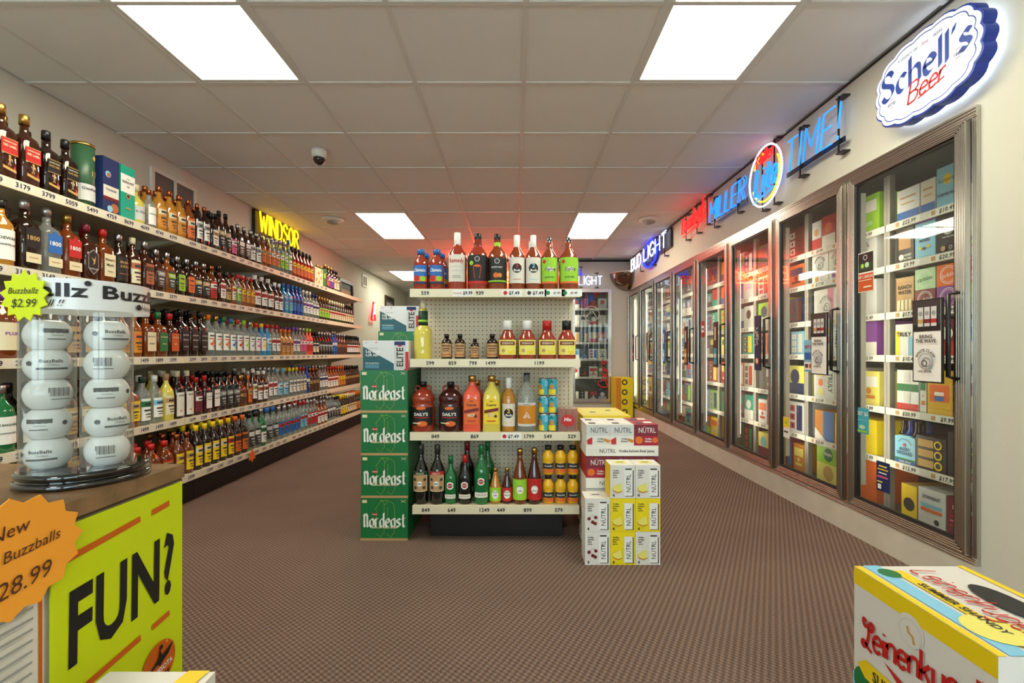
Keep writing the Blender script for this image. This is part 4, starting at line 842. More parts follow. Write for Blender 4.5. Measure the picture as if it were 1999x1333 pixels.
def tray(level, kinds):
    z = level*(HN+.004); y = 2.345; x0 = .355
    t = thing('cardboard_tray', 'white seltzer cardboard tray, %s in the stack behind the four packs' % ordw(level+1), 'tray', (x0, y, z), 0, 'seltzer trays')
    b = MB(); w, d = .362, .246
    b.box(0, w, 0, d, 0, .003, wn); b.box(0, w, 0, .002, .003, .052, wn); b.box(0, w, d-.002, d, .003, .052, wn); b.box(0, .002, .002, d-.002, .003, .052, wn); b.box(w-.002, w, .002, d-.002, .003, .052, wn); b.build('body', t)
    b = MB(); p = Print(b, w, .052, off=(w/2, 0)); p.text('NÜTRL', .3, .5, .02, ink('charcoal'), bold=False, fit=.08); p.text('Vodka.Seltzer.Real Juice.', .7, .5, .012, ink('charcoal'), fit=.18); b.build('lettering', t)
    for i, kd in enumerate(kinds):
        def fr(p, kd=kd):
            f_ = 'orange'
            p.rect(0, .64, 1, 1, ink('lightgrey') if kd == 'w' else ink('maroon')); p.text('NÜTRL', .55, .82, .026, ink('charcoal' if kd == 'w' else 'white'), bold=False, fit=.085); p.text('Vodka.', .6, .54, .008, ink('charcoal' if kd == 'w' else 'white')); p.text('Seltzer.', .6, .46, .008, ink('charcoal' if kd == 'w' else 'white'))
            if kd == 'w': p.poly([(.02, .5), (.25, .6), (.25, .36), (.05, .36)], ink('red')); p.poly([(.75, .56), (1, .5), (.95, .4), (.72, .48)], ink('amber'))
            else: p.disc(.2, .5, .018, ink('amber')); p.disc(.2, .5, .014, ink('orange')); p.disc(.88, .5, .014, ink('orange'))
        for j in range(2):
            box_thing('seltzer_pack', '%s seltzer pack in the %s tray, %s, %s row' % ('white watermelon' if kd == 'w' else 'crimson orange', ordw(level+1), ['left', 'middle', 'right'][i], ['front', 'back'][j]), 'seltzer pack', .1185, .119, HN-.004, wn if kd == 'w' else rn, (x0+.0615+.1195*i, y+.003+.1205*j, z+.0035), 0, 'seltzer packs in trays', fr if j == 0 else None, None, lambda p: [p.rect(.15, .2, .45, .6, ink('charcoal')), p.rect(.55, .4, .9, .8, ink('white'))])
for lv, kd in enumerate(('ww', 'ww', 'rrr', 'wwr')): tray(lv, (kd+'w')[:3])
for k in range(4): box_thing('beer_case', 'yellow drinks case behind the seltzer trays, %s from the floor' % ordw(k+1), 'beer case', .27, .4, .16, yn, (.52, 2.66, k*.1605), 0, 'yellow cases behind the seltzer', None, None, lambda p: [p.rect(.1, .1, .9, .9, ink('lemon')), p.disc(.3, .4, .02, ink('charcoal')), p.disc(.7, .6, .02, ink('charcoal'))])

# ================================================================== COOLERS ON THE RIGHT WALL
steel = mat('door_steel', (200,195,188), .24, 1); steel_d = mat('door_steel_groove', (60,54,50), .3, 1); gasket = mat('black_gasket', (18,17,17), .5)
XC = XR+.12; XK = 3.0
inn = mat('cooler_liner', (90,86,82), .6); shw = mat('cooler_shelf_white', (216,212,204), .4)
b = MB(); b.box(XC, XK, C0-.1, C1+.06, .06, .13, inn); b.box(XC, XK, C0-.1, C1+.06, 2.05, 2.1, inn); b.box(XK, XK+.05, C0-.1, C1+.06, .06, 2.1, inn); b.box(XC, XK, C0-.15, C0-.1, .06, 2.1, inn); b.box(XC, XK, C1+.06, C1+.1, .06, 2.1, inn)
struct(b.build('wall_cooler'))
# surrounding frame
t = thing('cooler_surround', 'ribbed steel surround of the long row of cooler doors', 'cooler', (XR, C0, 0), R)
# local +X runs toward the camera, so doors lie at negative X
b = MB(); L = -DW*ND
b.box(L, 0, -.02, .1, 1.955, 2.0, steel); b.box(L, 0, -.02, .1, .136, .165, steel)
for k in range(3): b.box(L, 0, -.024, -.02, 1.962+.013*k, 1.968+.013*k, steel); b.box(L, 0, -.024, -.02, .141+.009*k, .145+.009*k, steel)
b.build('rails', t)
for k in range(ND+1):
    x = -DW*k; w = .022
    b = MB(); x0, x1 = (x-.022, x) if k == 0 else (x, x+.022) if k == ND else (x-w, x+w)
    b.box(x0, x1, -.012, .03, .165, 1.955, steel)
    for j in range(3): xx = x0+(x1-x0)*(j+.5)/3; b.box(xx-.003, xx+.003, -.016, -.012, .165, 1.955, steel)
    b.build('mullion', t)
tubem = mat('cooler_lamp', (255,240,212), .4, emit=15)
for k in range(ND+1):
    y = C0+DW*k; yy = min(max(y, C0+.02), C1-.02)
    o = thing('cooler_lamp', 'vertical strip lamp inside the coolers, %s mullion from the camera' % ordw(k+1), 'lamp', (XR+.0585, yy, .3), R, 'cooler strip lamps')
    b = MB(); b.add([(x_, y_, z_) for z_ in (0, 1.55) for x_, y_ in ((-.018, .0012), (.018, .0012), (0, .0115))], [(1, 4, 5, 2), (2, 5, 3, 0)], tubem); b.build('led_strip', o)
    MB().box(-.02, .02, -.028, .001, -.03, 1.58, shw).build('housing', o)
dglass = clear('door_glass', (236,240,238), .985, .01)
bigs = [('BRING THE WAVE', 'white'), ('BRING THE WAVE', 'white'), ("Schell's", 'navy'), ('', 'brown'), ('', 'black'), ('', 'blue'), ('', 'grey'), ('', 'charcoal')]
def d_claw(p):
    p.rect(0, .62, 1, 1, ink('charcoal')); p.rect(0, .62, 1, .70, ink('black'))
    for i, c in enumerate(('gold', 'maroon', 'red')):
        u = .28+.25*i; p.rect(u-.1, .68, u+.1, .92, ink('lightgrey')); p.rect(u-.1, .72, u+.1, .77, ink(c)); p.disc(u, .84, .010, ink('grey'))
    p.text('BRING', .5, .555, .015, ink('charcoal'), fit=.08); p.text('THE WAVE', .5, .50, .015, ink('charcoal'), fit=.1)
    claw(p, .5, .25, .052)
def claw(p, u, v, r, c='charcoal', bg='white'):
    p.disc(u, v, r*.68, ink('grey'), r0=r*.62); p.disc(u, v, r*.6, ink('lightgrey')); p.disc(u+.1*r/p.w, v-.1*r/p.h, r*.42, ink('grey'), r0=r*.30); p.disc(u-.1*r/p.w, v-.2*r/p.h, r*.28, ink(c), r0=r*.20)
    p.text('WHITE CLAW', u, v+(r*.9)/p.h, r*.24, ink(c), arc=r*.9, fit=r*2.2); p.text('HARD SELTZER', u, v-r*.86/p.h, r*.16, ink(c), fit=r*1.3)
for k in range(ND):
    yc = C0+DW*(k+.5)
    t = thing('cooler_door', 'glass cooler door in steel frame, %s from the camera' % ordw(k+1), 'cooler door', (XR-.012, yc, .17), R, 'glass cooler doors')
    w = DW-.05; h = 1.78; s_ = .045
    b = MB()
    for q in ((-w/2, -w/2+s_, 0, h), (w/2-s_, w/2, 0, h), (-w/2+s_, w/2-s_, 0, s_), (-w/2+s_, w/2-s_, h-s_, h)):
        b.box(q[0], q[1], -.03, -.002, q[2], q[3], steel)
    for j in range(4):      # fine ribs on the rails and stiles
        o_ = .006+j*.010
        b.box(-w/2+o_, -w/2+o_+.004, -.033, -.03, o_, h-o_, steel); b.box(w/2-o_-.004, w/2-o_, -.033, -.03, o_, h-o_, steel); b.box(-w/2+o_, w/2-o_, -.033, -.03, o_, o_+.004, steel); b.box(-w/2+o_, w/2-o_, -.033, -.03, h-o_-.004, h-o_, steel)
    b.build('door_frame', t)
    b = MB()
    for q in ((-w/2+s_, -w/2+s_+.012, s_, h-s_), (w/2-s_-.012, w/2-s_, s_, h-s_), (-w/2+s_+.012, w/2-s_-.012, s_, s_+.012), (-w/2+s_+.012, w/2-s_-.012, h-s_-.012, h-s_)): b.box(q[0], q[1], -.022, -.004, q[2], q[3], gasket)
    b.build('gasket', t)
    MB().box(-w/2+s_, w/2-s_, -.016, -.011, s_, h-s_, dglass).build('pane', t)
    b = MB(); hx = w/2-.03; b.tube([(hx, -.033, .72), (hx, -.07, .73), (hx, -.07, 1.07), (hx, -.033, 1.08)], .009, bk, 8); b.build('handle', t)
    txt, c = bigs[k]
    sg = thing('door_sign', ('black framed BRING THE WAVE sign on the %s cooler door' % ordw(k+1)) if k < 2 else ("dark blue vertical beer handle sign on the third cooler door" if k == 2 else '%s narrow handle sign on the %s cooler door' % (c, ordw(k+1))), 'sign', (XR-.012-.092, yc-w/2+.03+(.075 if k < 2 else .05), .17+.70), R, 'cooler handle signs')
    ww, hh = (.146, .36) if k < 2 else (.085, .40)
    MB().box(-ww/2, ww/2, 0, .008, 0, hh, bk).build('frame', sg); b = MB().box(-ww/2+.006, ww/2-.006, -.001, 0, .006, hh-.006, ink('white' if k < 2 else c)); p = Print(b, ww-.012, hh-.012, dist=.001, z0=.006)
    if k < 2: d_claw(p)
    elif k == 2: p.pen("Schell's", .36, .62, .036, ink('cream'), .009, nib=.7, rot=PI/2, gap=.2, fit=.19); p.text('BEER', .74, .62, .014, ink('cream'), rot=PI/2); p.disc(.5, .16, .024, ink('orange')); p.disc(.5, .16, .016, ink('cream'))
    else: p.rect(.1, .05, .9, .42, ink(['aqua', 'amber', 'sky', 'lightgrey', 'red'][k-3])); p.rect(.3, .6, .7, .9, ink('cream' if c != 'grey' else 'charcoal')); p.disc(.5, .25, .02, ink('white'))
    b.build('panel', sg)
# stickers on the glass
def sticker(lb_, y, z, w, h, c, draw):
    t = thing('door_sticker', lb_, 'sticker', (XR-.012-.0165, y, z), R, 'stickers on the cooler glass'); b = MB().box(-w/2, w/2, -.002, -.0008, 0, h, ink(c)); draw(Print(b, w, h, dist=.002)); b.build('paper', t)
sticker('orange and black BUY 1 SAVE $10 poster on the nearest cooler door', 2.475, 1.32, .11, .21, 'white', lambda p: [p.rect(.03, .5, .97, .98, ink('black')), p.rect(.03, .02, .97, .46, ink('rust')), p.rect(.05, .52, .95, .72, ink('darkgreen')), p.disc(.3, .66, .012, ink('lime')), p.disc(.6, .67, .014, ink('mint')), p.text('BUY 1, SAVE $10', .5, .38, .013, ink('white'), fit=.1), p.disc(.5, .86, .014, ink('white'), r0=.011), p.rect(.1, .28, .9, .30, ink('cream')), p.rect(.4, .10, .9, .14, ink('cream'))])
sticker('turquoise GET $3 sticker on the nearest cooler door', 2.50, .57, .09, .135, 'aqua', lambda p: [p.text('GET $3', .5, .78, .018, ink('white'), fit=.08), p.rect(.1, .5, .8, .53, ink('sky')), p.disc(.5, .25, .022, ink('mint'), sy=.5), p.rect(.1, .05, .9, .12, ink('lime'))])
sticker('dark blue offer leaflet low on the nearest cooler door', 2.36, .30, .085, .15, 'navy', lambda p: [p.rect(.2, .82, .8, .87, ink('lemon')), p.rect(.1, .72, .9, .76, ink('yellow')), p.rect(.2, .6, .8, .64, ink('white')), p.rect(.1, .46, .9, .52, ink('pink')), p.rect(.1, .3, .5, .34, ink('lemon')), p.rect(.15, .08, .4, .24, ink('white'))])
sticker('pale blue GET $5 sticker on the second cooler door', 2.955, .88, .10, .20, 'sky', lambda p: [p.text('GET $5', .5, .78, .020, ink('red'), fit=.08), p.rect(.08, .38, .92, .6, ink('blue')), p.rect(.08, .05, .92, .3, ink('white')), p.rect(.15, .12, .45, .24, ink('brown')), p.rect(.55, .12, .85, .24, ink('copper'))])
sticker('yellow and white tag at the edge of the second cooler door', 3.20, .42, .07, .14, 'white', lambda p: [p.rect(.0, .5, 1, 1, ink('yellow')), p.disc(.5, .75, .014, ink('lime')), p.rect(.15, .25, .85, .33, ink('charcoal'))])
sticker('red and white tag on the fourth cooler door', 4.62, 1.15, .07, .16, 'red', lambda p: [p.rect(.1, .3, .9, .7, ink('white')), p.rect(.2, .45, .8, .55, ink('charcoal'))])
# shelving and stock inside
CZ = [1.70, 1.475, 1.215, .98, .69, .405]; XF = 2.07; CD = .34
for k in range(ND):
    y0 = C0+DW*k; t = thing('cooler_rack', 'white wire shelving behind the %s cooler door' % ordw(k+1), 'shelf', (XF, y0, .13), 0, 'cooler shelving racks')
    for yy in (.0, DW-.022): MB().box(.0, .03, yy, yy+.02, 0, 1.85, mat('rack_post', (150,146,140), .5)).build('upright', t)
    for z in CZ:
        zz = z-.13; b = MB()
        for j in range(17): b.box(.0, CD, .03+j*.041, .036+j*.041, zz-.006, zz, shw)
        b.box(CD-.01, CD, .02, DW-.024, zz-.014, zz-.006, shw); b.box(.03, .04, .02, DW-.024, zz-.014, zz-.006, shw); sh = b.build('shelf', t)
        b = MB().box(-.008, 0, .004, DW-.004, zz-.032, zz+.006, shw); p = Print(b, DW, .038, 'left', dist=.008, z0=zz-.032); V0 = len(b.v)
        if k < 4:
            for u in (.2, .5, .8):
                p.k = 0; p.rect(u-.11, .08, u+.11, .92, ink('white')); p.text(['$20.99', '$12.99', '$22.99', '$9.99', '$17.99', '$10.49'][(CZ.index(z)+int(u*10)+k) % 6], u+.02, .5, .02, ink('black'), fit=.09, shear=.15); p.rect(u-.1, .2, u-.065, .8, ink('tan'))
        b.v[V0:] = [(x, y+DW/2, z_) for x, y, z_ in b.v[V0:]]
        b.build('price_rail', sh)
def d_gen(a, c, txt=None, tc='charcoal'):
    def f(p):
        r = random.random()
        if r < .35: p.rect(0, 0, 1, .4, ink(a)); p.disc(.5, .62, min(p.w, p.h)*.26, ink(c))
        elif r < .7: p.rect(.08, .55, .92, .85, ink(a)); p.rect(.2, .2, .8, .3, ink(c)); p.disc(.5, .42, min(p.w, p.h)*.12, ink(c))
        else:
            for i in range(3): p.rect(.1, .12+.28*i, .42, .32+.28*i, ink(a)); p.disc(.26, .22+.28*i, min(p.w, p.h)*.07, ink(c))
            p.rect(.55, .1, .9, .9, ink(c))
        if txt: p.text(txt, .5, .7, p.h*.13, ink(tc), fit=p.w*.8)
    return f
def d_clawbox(bg, c):
    def f(p):
        claw(p, .5, .6, min(p.w, p.h)*.36, 'charcoal' if bg != 'black' else 'lightgrey'); p.disc(.3, .14, p.w*.1, ink(c)); p.disc(.62, .14, p.w*.07, ink('lightgrey' if bg == 'black' else 'grey'), r0=p.w*.05)
    return f
def d_carb(c):
    def f(p): p.disc(.5, .5, p.h*.42, ink('white'), r0=p.h*.39); p.disc(.5, .5, p.h*.34, ink('white'), r0=p.h*.32); p.text('carbliss', .5, .5, p.h*.2, ink('white' if c not in ('mint',) else 'darkgreen'), shear=.2, rot=.12, fit=p.w*.8, bold=False)
    return f
def d_word(txt, tc, *deco):
    def f(p):
        for q in deco: q(p)
        p.text(txt, .5, .70, p.h*.13, ink(tc), fit=p.w*.84)
    return f
def d_truly(p):
    p.text('TRULY', .82, .5, p.w*.2, ink('charcoal'), rot=-PI/2, fit=p.h*.6)
    for i, c in enumerate(('lemon', 'orange', 'yellow')): p.rect(.12, .08+.29*i, .6, .33+.29*i, ink('lightgrey')); p.disc(.36, .2+.29*i, p.w*.12, ink(c))
rc = lambda a, b_, c, d, m: (lambda p: p.rect(a, b_, c, d, ink(m)))
# (yfar, ynear, height, base colour, label words, design[, levels]) for the first two doors, then stock for the rest
def stock(door, lv, items):
    z = .13 if lv == 6 else CZ[lv]
    for y1, y0, h, c, words, des in items:
        base = mat('carton_'+c, PAL[c], .4); w = y1-y0-.004
        box_thing('drinks_carton', words, 'drinks carton', w, .24, h, base, (XF+.012, (y0+y1)/2, z+.0012), R, 'cartons in the coolers', des, des if w > .09 and door < 2 else None)
A = stock
sea = [rc(0, 0, 1, .3, 'blue'), rc(.15, .7, .85, .76, 'tan'), rc(.2, .52, .8, .56, 'tan')]
A(0, 0, [(2.56, 2.415, .17, 'white', 'white carton with blue waves, left on the nearest cooler top shelf', lambda p: [q(p) for q in sea]), (2.41, 2.325, .17, 'paper', 'white carton with blue waves beside the pale blue starter pack', lambda p: [q(p) for q in sea]), (2.32, 2.20, .20, 'sky', 'pale blue Starter Pack carton with yellow sun, nearest cooler', lambda p: [p.disc(.5, .68, .025, ink('yellow')), p.text('Sunyside', .5, .68, .02, ink('charcoal'), fit=.1, shear=.2, bold=False), p.text('STARTER PACK', .5, .32, .012, ink('navy'), fit=.1)]), (2.195, 2.05, .20, 'blue', 'blue carton with yellow circle, nearest cooler top shelf', lambda p: [p.disc(.7, .65, .035, ink('yellow')), p.rect(0, 0, 1, .35, ink('white'))])])
A(0, 1, [(2.565, 2.45, .19, 'charcoal', 'dark hard seltzer carton with can picture, nearest cooler second shelf', lambda p: [p.rect(.15, .4, .85, .9, ink('tan')), p.disc(.3, .18, .016, ink('white')), p.text('HARD', .68, .22, .012, ink('white')), p.text('SELTZER', .68, .12, .009, ink('white'), fit=.05)]), (2.445, 2.325, .20, 'sky', 'light blue MIXED carton with citrus dots in nearest cooler', lambda p: [p.rect(0, .93, 1, 1, ink('purple')), p.text('FRESCA', .5, .64, .024, ink('navy'), fit=.1), p.text('MIXED', .5, .47, .014, ink('navy'), fit=.06), p.disc(.3, .28, .008, ink('yellow')), p.disc(.5, .26, .008, ink('charcoal')), p.disc(.7, .3, .008, ink('yellow'))]), (2.32, 2.19, .20, 'black', 'black vodka soda carton with round emblem in nearest cooler', d_clawbox('black', 'tan')), (2.185, 2.05, .19, 'white', 'white carton with purple and green stripes, nearest cooler second shelf', lambda p: [p.rect(0, .2, 1, .3, ink('purple')), p.rect(0, .1, 1, .2, ink('lime')), p.rect(0, 0, 1, .1, ink('red'))])])
A(0, 2, [(2.565, 2.45, .185, 'kraft', 'kraft brown carton with four can pictures in nearest cooler', lambda p: [p.text('RANCH', .5, .72, .02, ink('charcoal'), fit=.085), p.text('WATER', .5, .57, .02, ink('charcoal'), fit=.085)]+[p.rect(.08+.22*i, .05, .25+.22*i, .35, ink('cream')) for i in range(4)])]
  + [(2.445, 2.325, .105, 'maroon', 'maroon cocktail pack below the mint one', d_carb('maroon')), (2.32, 2.19, .105, 'purple', 'purple cocktail pack below the orange one', d_carb('purple')), (2.185, 2.05, .105, 'lime', 'lime cocktail pack at right end, lower row', d_carb('lime'))])
for (y1, y0, c, lb_) in ((2.445, 2.325, 'mint', 'mint green cocktail pack on top of the maroon one'), (2.32, 2.19, 'orange', 'orange cocktail pack on top of the purple one'), (2.185, 2.05, 'rust', 'orange cocktail pack on top of the lime one')):
    box_thing('drinks_carton', lb_, 'drinks carton', y1-y0-.004, .24, .105, mat('carton_'+c, PAL[c], .4), (XF+.012, (y0+y1)/2, CZ[2]+.1068), R, 'cartons in the coolers', d_carb(c))
A(0, 3, [(2.57, 2.455, .17, 'white', 'white carton with yellow and blue fruit picture in nearest cooler', lambda p: [p.rect(0, 0, .25, .8, ink('yellow')), p.rect(.75, 0, 1, .6, ink('sky')), p.text('TRULY', .5, .68, .022, ink('charcoal'), fit=.09)]), (2.45, 2.33, .18, 'paper', 'white seltzer carton with cherries in nearest cooler', d_nutrl('white', 'cherry')), (2.325, 2.20, .18, 'maroon', 'dark red carton behind the framed wave sign', d_gen('red', 'white')), (2.195, 2.05, .17, 'sky', 'pale blue carton at near end of fourth cooler shelf', d_gen('white', 'blue'))])
A(0, 4, [(2.56, 2.42, .215, 'white', 'white carton with green and red bands in nearest cooler', lambda p: [p.rect(0, .48, 1, .66, ink('green')), p.rect(0, 0, 1, .18, ink('red')), p.rect(.35, .7, .62, .95, ink('lightgrey')), p.rect(.35, .2, .62, .45, ink('lightgrey'))]), (2.415, 2.375, .21, 'lightgrey', 'narrow white carton edge beside the yellow carton', d_gen('green', 'amber')), (2.37, 2.235, .22, 'gold', 'yellow SAVE promotion carton in nearest cooler', lambda p: [p.rect(.0, 0, 1, 1, mat('print_mustard', (214,170,20), .5)), p.text('SAVE', .4, .84, .022, ink('white'), fit=.07), p.rect(.1, .3, .9, .68, ink('orange')), p.rect(.3, .32, .7, .42, ink('blue')), p.rect(.3, .44, .7, .52, ink('white'))]), (2.23, 2.05, .20, 'white', 'white carton with brown can picture at near end of fifth cooler shelf', d_gen('brown', 'cream'))])
A(0, 5, [(2.44, 2.265, .17, 'black', 'black and yellow tea pack beside the cider six pack', lambda p: [[p.rect(.08, .08+.3*i, .6, .3+.3*i, ink('gold')), p.disc(.75, .19+.3*i, .022, ink('yellow'), r0=.014)] for i in range(3)]), (2.26, 2.05, .215, 'charcoal', 'black pack with green claw mark in nearest cooler', lambda p: [p.rect(.0, .0, 1, 1, ink('black')), p.text('BEAST', .25, .7, .03, ink('lime'), rot=PI/2, fit=.09), p.disc(.65, .72, .032, ink('lime')), p.line([(.6, .82), (.58, .62)], ink('black'), .005), p.line([(.68, .82), (.66, .62)], ink('black'), .005)]+[p.disc(.65, .1+.14*i, .016, ink(c)) for i, c in enumerate(('orange', 'lime', 'red'))])])
# six pack of cider bottles
t = thing('bottle_carrier', 'light blue apple cider six pack in nearest cooler', 'six pack', (XF+.014, 2.51, CZ[5]+.0012), R, 'cartons in the coolers')
MB().prism([(-.065, 0), (.065, 0), (.065, .14), (.03, .15), (-.03, .15), (-.065, .14)], 0, .13, mat('carton_sky', PAL['sky'], .4)).build('carrier', t)
b = MB(); p = Print(b, .13, .14); p.rect(0, .0, 1, .13, ink('blue')); p.text('CRISP APPLE', .5, .07, .009, ink('white'), fit=.1); p.rect(0, .13, 1, .2, ink('green')); p.text('ANGRY', .5, .55, .017, ink('navy'), fit=.07); p.text('ORCHARD', .5, .40, .017, ink('navy'), fit=.1); p.disc(.5, .72, .008, ink('red')); p.line([(.2, .8), (.4, .95), (.7, .9), (.85, .75)], ink('charcoal'), .003); b.build('print', t)
for i in range(3):
    for j in range(2): MB().lathe([(.027, .152), (.014, .18), (.0125, .215), (.0145, .222), (.0145, .228)], glass('blue' if (i+j) % 2 else 'cola'), 10, c=(-.042+.042*i, .035+.06*j)).build('bottle_neck', t)
A(0, 6, [(2.53, 2.43, .17, 'gold', 'yellow and dark lemonade pack on the nearest cooler floor', lambda p: [p.rect(0, 0, 1, 1, ink('yellow')), p.disc(.5, .4, .035, ink('charcoal'))]), (2.425, 2.27, .18, 'white', 'white cider pack with stripes on the nearest cooler floor', lambda p: [p.text('DOWNEAST', .5, .78, .016, ink('navy'), fit=.1), p.rect(.1, .5, .9, .6, ink('sky')), p.rect(.1, .38, .9, .46, ink('orange')), p.disc(.7, .15, .014, ink('charcoal'))]), (2.265, 2.10, .18, 'maroon', 'maroon cider pack on the nearest cooler floor', lambda p: [p.text('DOWNEAST', .5, .75, .016, ink('white'), fit=.1), p.rect(.1, .48, .7, .53, ink('red')), p.rect(.1, .36, .7, .41, ink('pink')), p.rect(.1, .24, .7, .29, ink('red'))])])
S2 = C0+DW
A(1, 0, [(3.29, 3.19, .20, 'white', 'white and red seltzer carton on second cooler top shelf', d_gen('red', 'tan')), (3.185, 3.05, .21, 'red', 'red carton on second cooler top shelf', d_gen('white', 'orange')), (3.045, 2.95, .21, 'lightgrey', 'pale grey carton on second cooler top shelf', d_gen('green', 'white')), (2.945, 2.68, .22, 'lime', 'lime green carton on second cooler top shelf', d_gen('white', 'mint'))])
A(1, 1, [(3.29, 3.12, .20, 'white', 'white seltzer carton with orange spot, second cooler', d_clawbox('white', 'amber')), (3.115, 2.95, .20, 'paper', 'white seltzer carton with purple spot, second cooler', d_clawbox('white', 'purple')), (2.945, 2.70, .20, 'white', 'white seltzer carton with lime spot, second cooler', d_clawbox('white', 'lime'))])
A(1, 2, [(3.27, 2.98, .21, 'lightgrey', 'large silver seltzer carton with pink band, second cooler', lambda p: [p.rect(.5, .0, .7, 1, ink('pink')), claw(p, .45, .45, .07)]), (2.97, 2.70, .21, 'white', 'white carton with tan emblem, second cooler third shelf', d_clawbox('white', 'tan'))])
A(1, 3, [(3.27, 3.18, .2, 'black', 'black carton with yellow fruit, second cooler fourth shelf', lambda p: [p.disc(.5, .3, .02, ink('yellow')), p.disc(.5, .65, .02, ink('amber'))]), (3.175, 3.0, .21, 'white', 'white seltzer carton with citrus, second cooler fourth shelf', d_truly), (2.99, 2.70, .2, 'purple', 'purple carton behind the second BRING THE WAVE sign', d_gen('white', 'navy'))])
A(1, 4, [(3.27, 3.06, .215, 'white', 'white seltzer carton with citrus, left, second cooler fifth shelf', d_truly), (3.055, 2.85, .215, 'paper', 'white seltzer carton with citrus, right, second cooler fifth shelf', d_truly), (2.845, 2.68, .2, 'lemon', 'pale yellow carton, second cooler fifth shelf', d_gen('white', 'amber'))])
A(1, 5, [(3.26, 3.06, .20, 'amber', 'orange and blue beer carton, second cooler sixth shelf', lambda p: [p.rect(.45, 0, 1, 1, ink('blue')), p.poly([(0, 0), (.6, 0), (0, .4)], ink('white'))]), (3.055, 2.70, .20, 'yellow', 'yellow beer carton with white cans, second cooler sixth shelf', lambda p: [p.rect(.45, .0, .62, 1, ink('white'))]+[p.disc(.2, .2+.3*i, .025, ink('cream')) for i in range(3)])])
A(1, 6, [(3.24, 3.0, .125, 'lemon', 'yellow fruit drink pack on the second cooler floor', lambda p: p.disc(.5, .5, .05, ink('gold'))), (2.99, 2.70, .125, 'orange', 'orange seltzer pack on the second cooler floor', d_word('VIZZY', 'white'))])
box_thing('drinks_carton', 'green fruit drink pack stacked on the yellow one, second cooler', 'drinks carton', .236, .24, .12, mat('carton_lime', PAL['lime'], .4), (XF+.012, 3.12, .2575), R, 'cartons in the coolers', lambda p: [p.disc(.5, .5, .045, ink('green')), p.text('Simply', .5, .55, .02, ink('white'), fit=.08)])
box_thing('drinks_carton', 'orange seltzer pack stacked on top of another, second cooler', 'drinks carton', .286, .24, .12, mat('carton_orange', PAL['orange'], .4), (XF+.012, 2.845, .2575), R, 'cartons in the coolers', d_word('VIZZY', 'white'))
cols = ['white', 'yellow', 'blue', 'red', 'green', 'lightgrey', 'amber', 'sky', 'teal', 'black', 'orange', 'paper', 'navy', 'lime', 'brown', 'white', 'maroon', 'lemon']
pos = ['far end', 'centre', 'near end', 'nearest edge']
for k in range(2, ND):
    for lv in range(7):
        y = C0+DW*k+.045; i = 0; end = C0+DW*(k+1)-.04; items = []
        while y < end-.11:
            w = min(random.choice((.13, .16, .19, .22)), end-y)
            if end-(y+w) < .1: w = end-y
            c = random.choice(cols); a = random.choice([q for q in cols if q != c]); h = random.uniform(.74, .88)*(.25, .205, .24, .215, .265, .265, .25)[lv]; i += 1
            items.append((y+w, y, h, c, '%s carton, %s on %s shelf behind %s cooler door' % (c, ordw(i)+' from the near side', (ORD[lv] if lv < 6 else 'floor'), ordw(k+1)), d_gen(a, random.choice(cols))))
            y += w+.006
        A(k, lv, items)

# ------------------------------------------------------------------ back wall cooler door and yellow cases
t = thing('cooler_door', 'single glass cooler door in the back wall with red script', 'cooler door', ((DX0+DX1)/2, YB-.012, DZ0))
w, h = DX1-DX0, DZ1-DZ0; s_ = .055; b = MB()
for q in ((-w/2, -w/2+s_, 0, h), (w/2-s_, w/2, 0, h), (-w/2+s_, w/2-s_, 0, s_), (-w/2+s_, w/2-s_, h-s_, h)): b.box(q[0], q[1], -.02, .012, q[2], q[3], steel)
b.build('door_frame', t); MB().box(-w/2+s_, w/2-s_, -.004, 0, s_, h-s_, dglass).build('pane', t)
b = MB(); p = Print(b, w, h, dist=.006); p.pen('Coors', .78, .24, .16, ink('red'), .022, rot=PI/2, slant=.25, fit=.6); b.build('red_script', t)
b = MB(); p = Print(b, w, h, dist=.006); p.disc(.5, .78, .13, ink('lightgrey'), r0=.12); p.line([(.36, .74), (.5, .82), (.64, .74)], ink('lightgrey'), .01); b.build('mountain_decal', t)
b = MB(); b.box(DX0-.05, DX1+.05, YB+.6, YB+.65, .1, 2.1, inn); b.box(DX0-.05, DX0, YB+.12, YB+.6, .1, 2.1, inn); b.box(DX1, DX1+.05, YB+.12, YB+.6, .1, 2.1, inn); b.box(DX0, DX1, YB+.12, YB+.6, .1, .19, inn); b.box(DX0, DX1, YB+.12, YB+.6, 2.05, 2.1, inn)
struct(b.build('wall_cooler_back'))
o = thing('cooler_lamp', 'strip lamp inside the back wall cooler', 'lamp', (DX0+.03, YB+.135, .3)); MB().box(-.012, .012, 0, .004, 0, 1.6, shw).box(-.012, .012, .004, .012, 0, 1.6, tubem).build('led_strip', o)
t = thing('cooler_rack', 'white shelving behind the back wall cooler door', 'shelf', (DX0, YB+.2, .19), 0)
BZ = [1.55, 1.27, .98, .70, .40]
for z in BZ:
    sh = MB().box(.01, w-.01, 0, .34, z-.012, z, shw).build('shelf', t); MB().box(.01, w-.01, -.008, 0, z-.03, z+.004, shw).build('price_rail', sh)
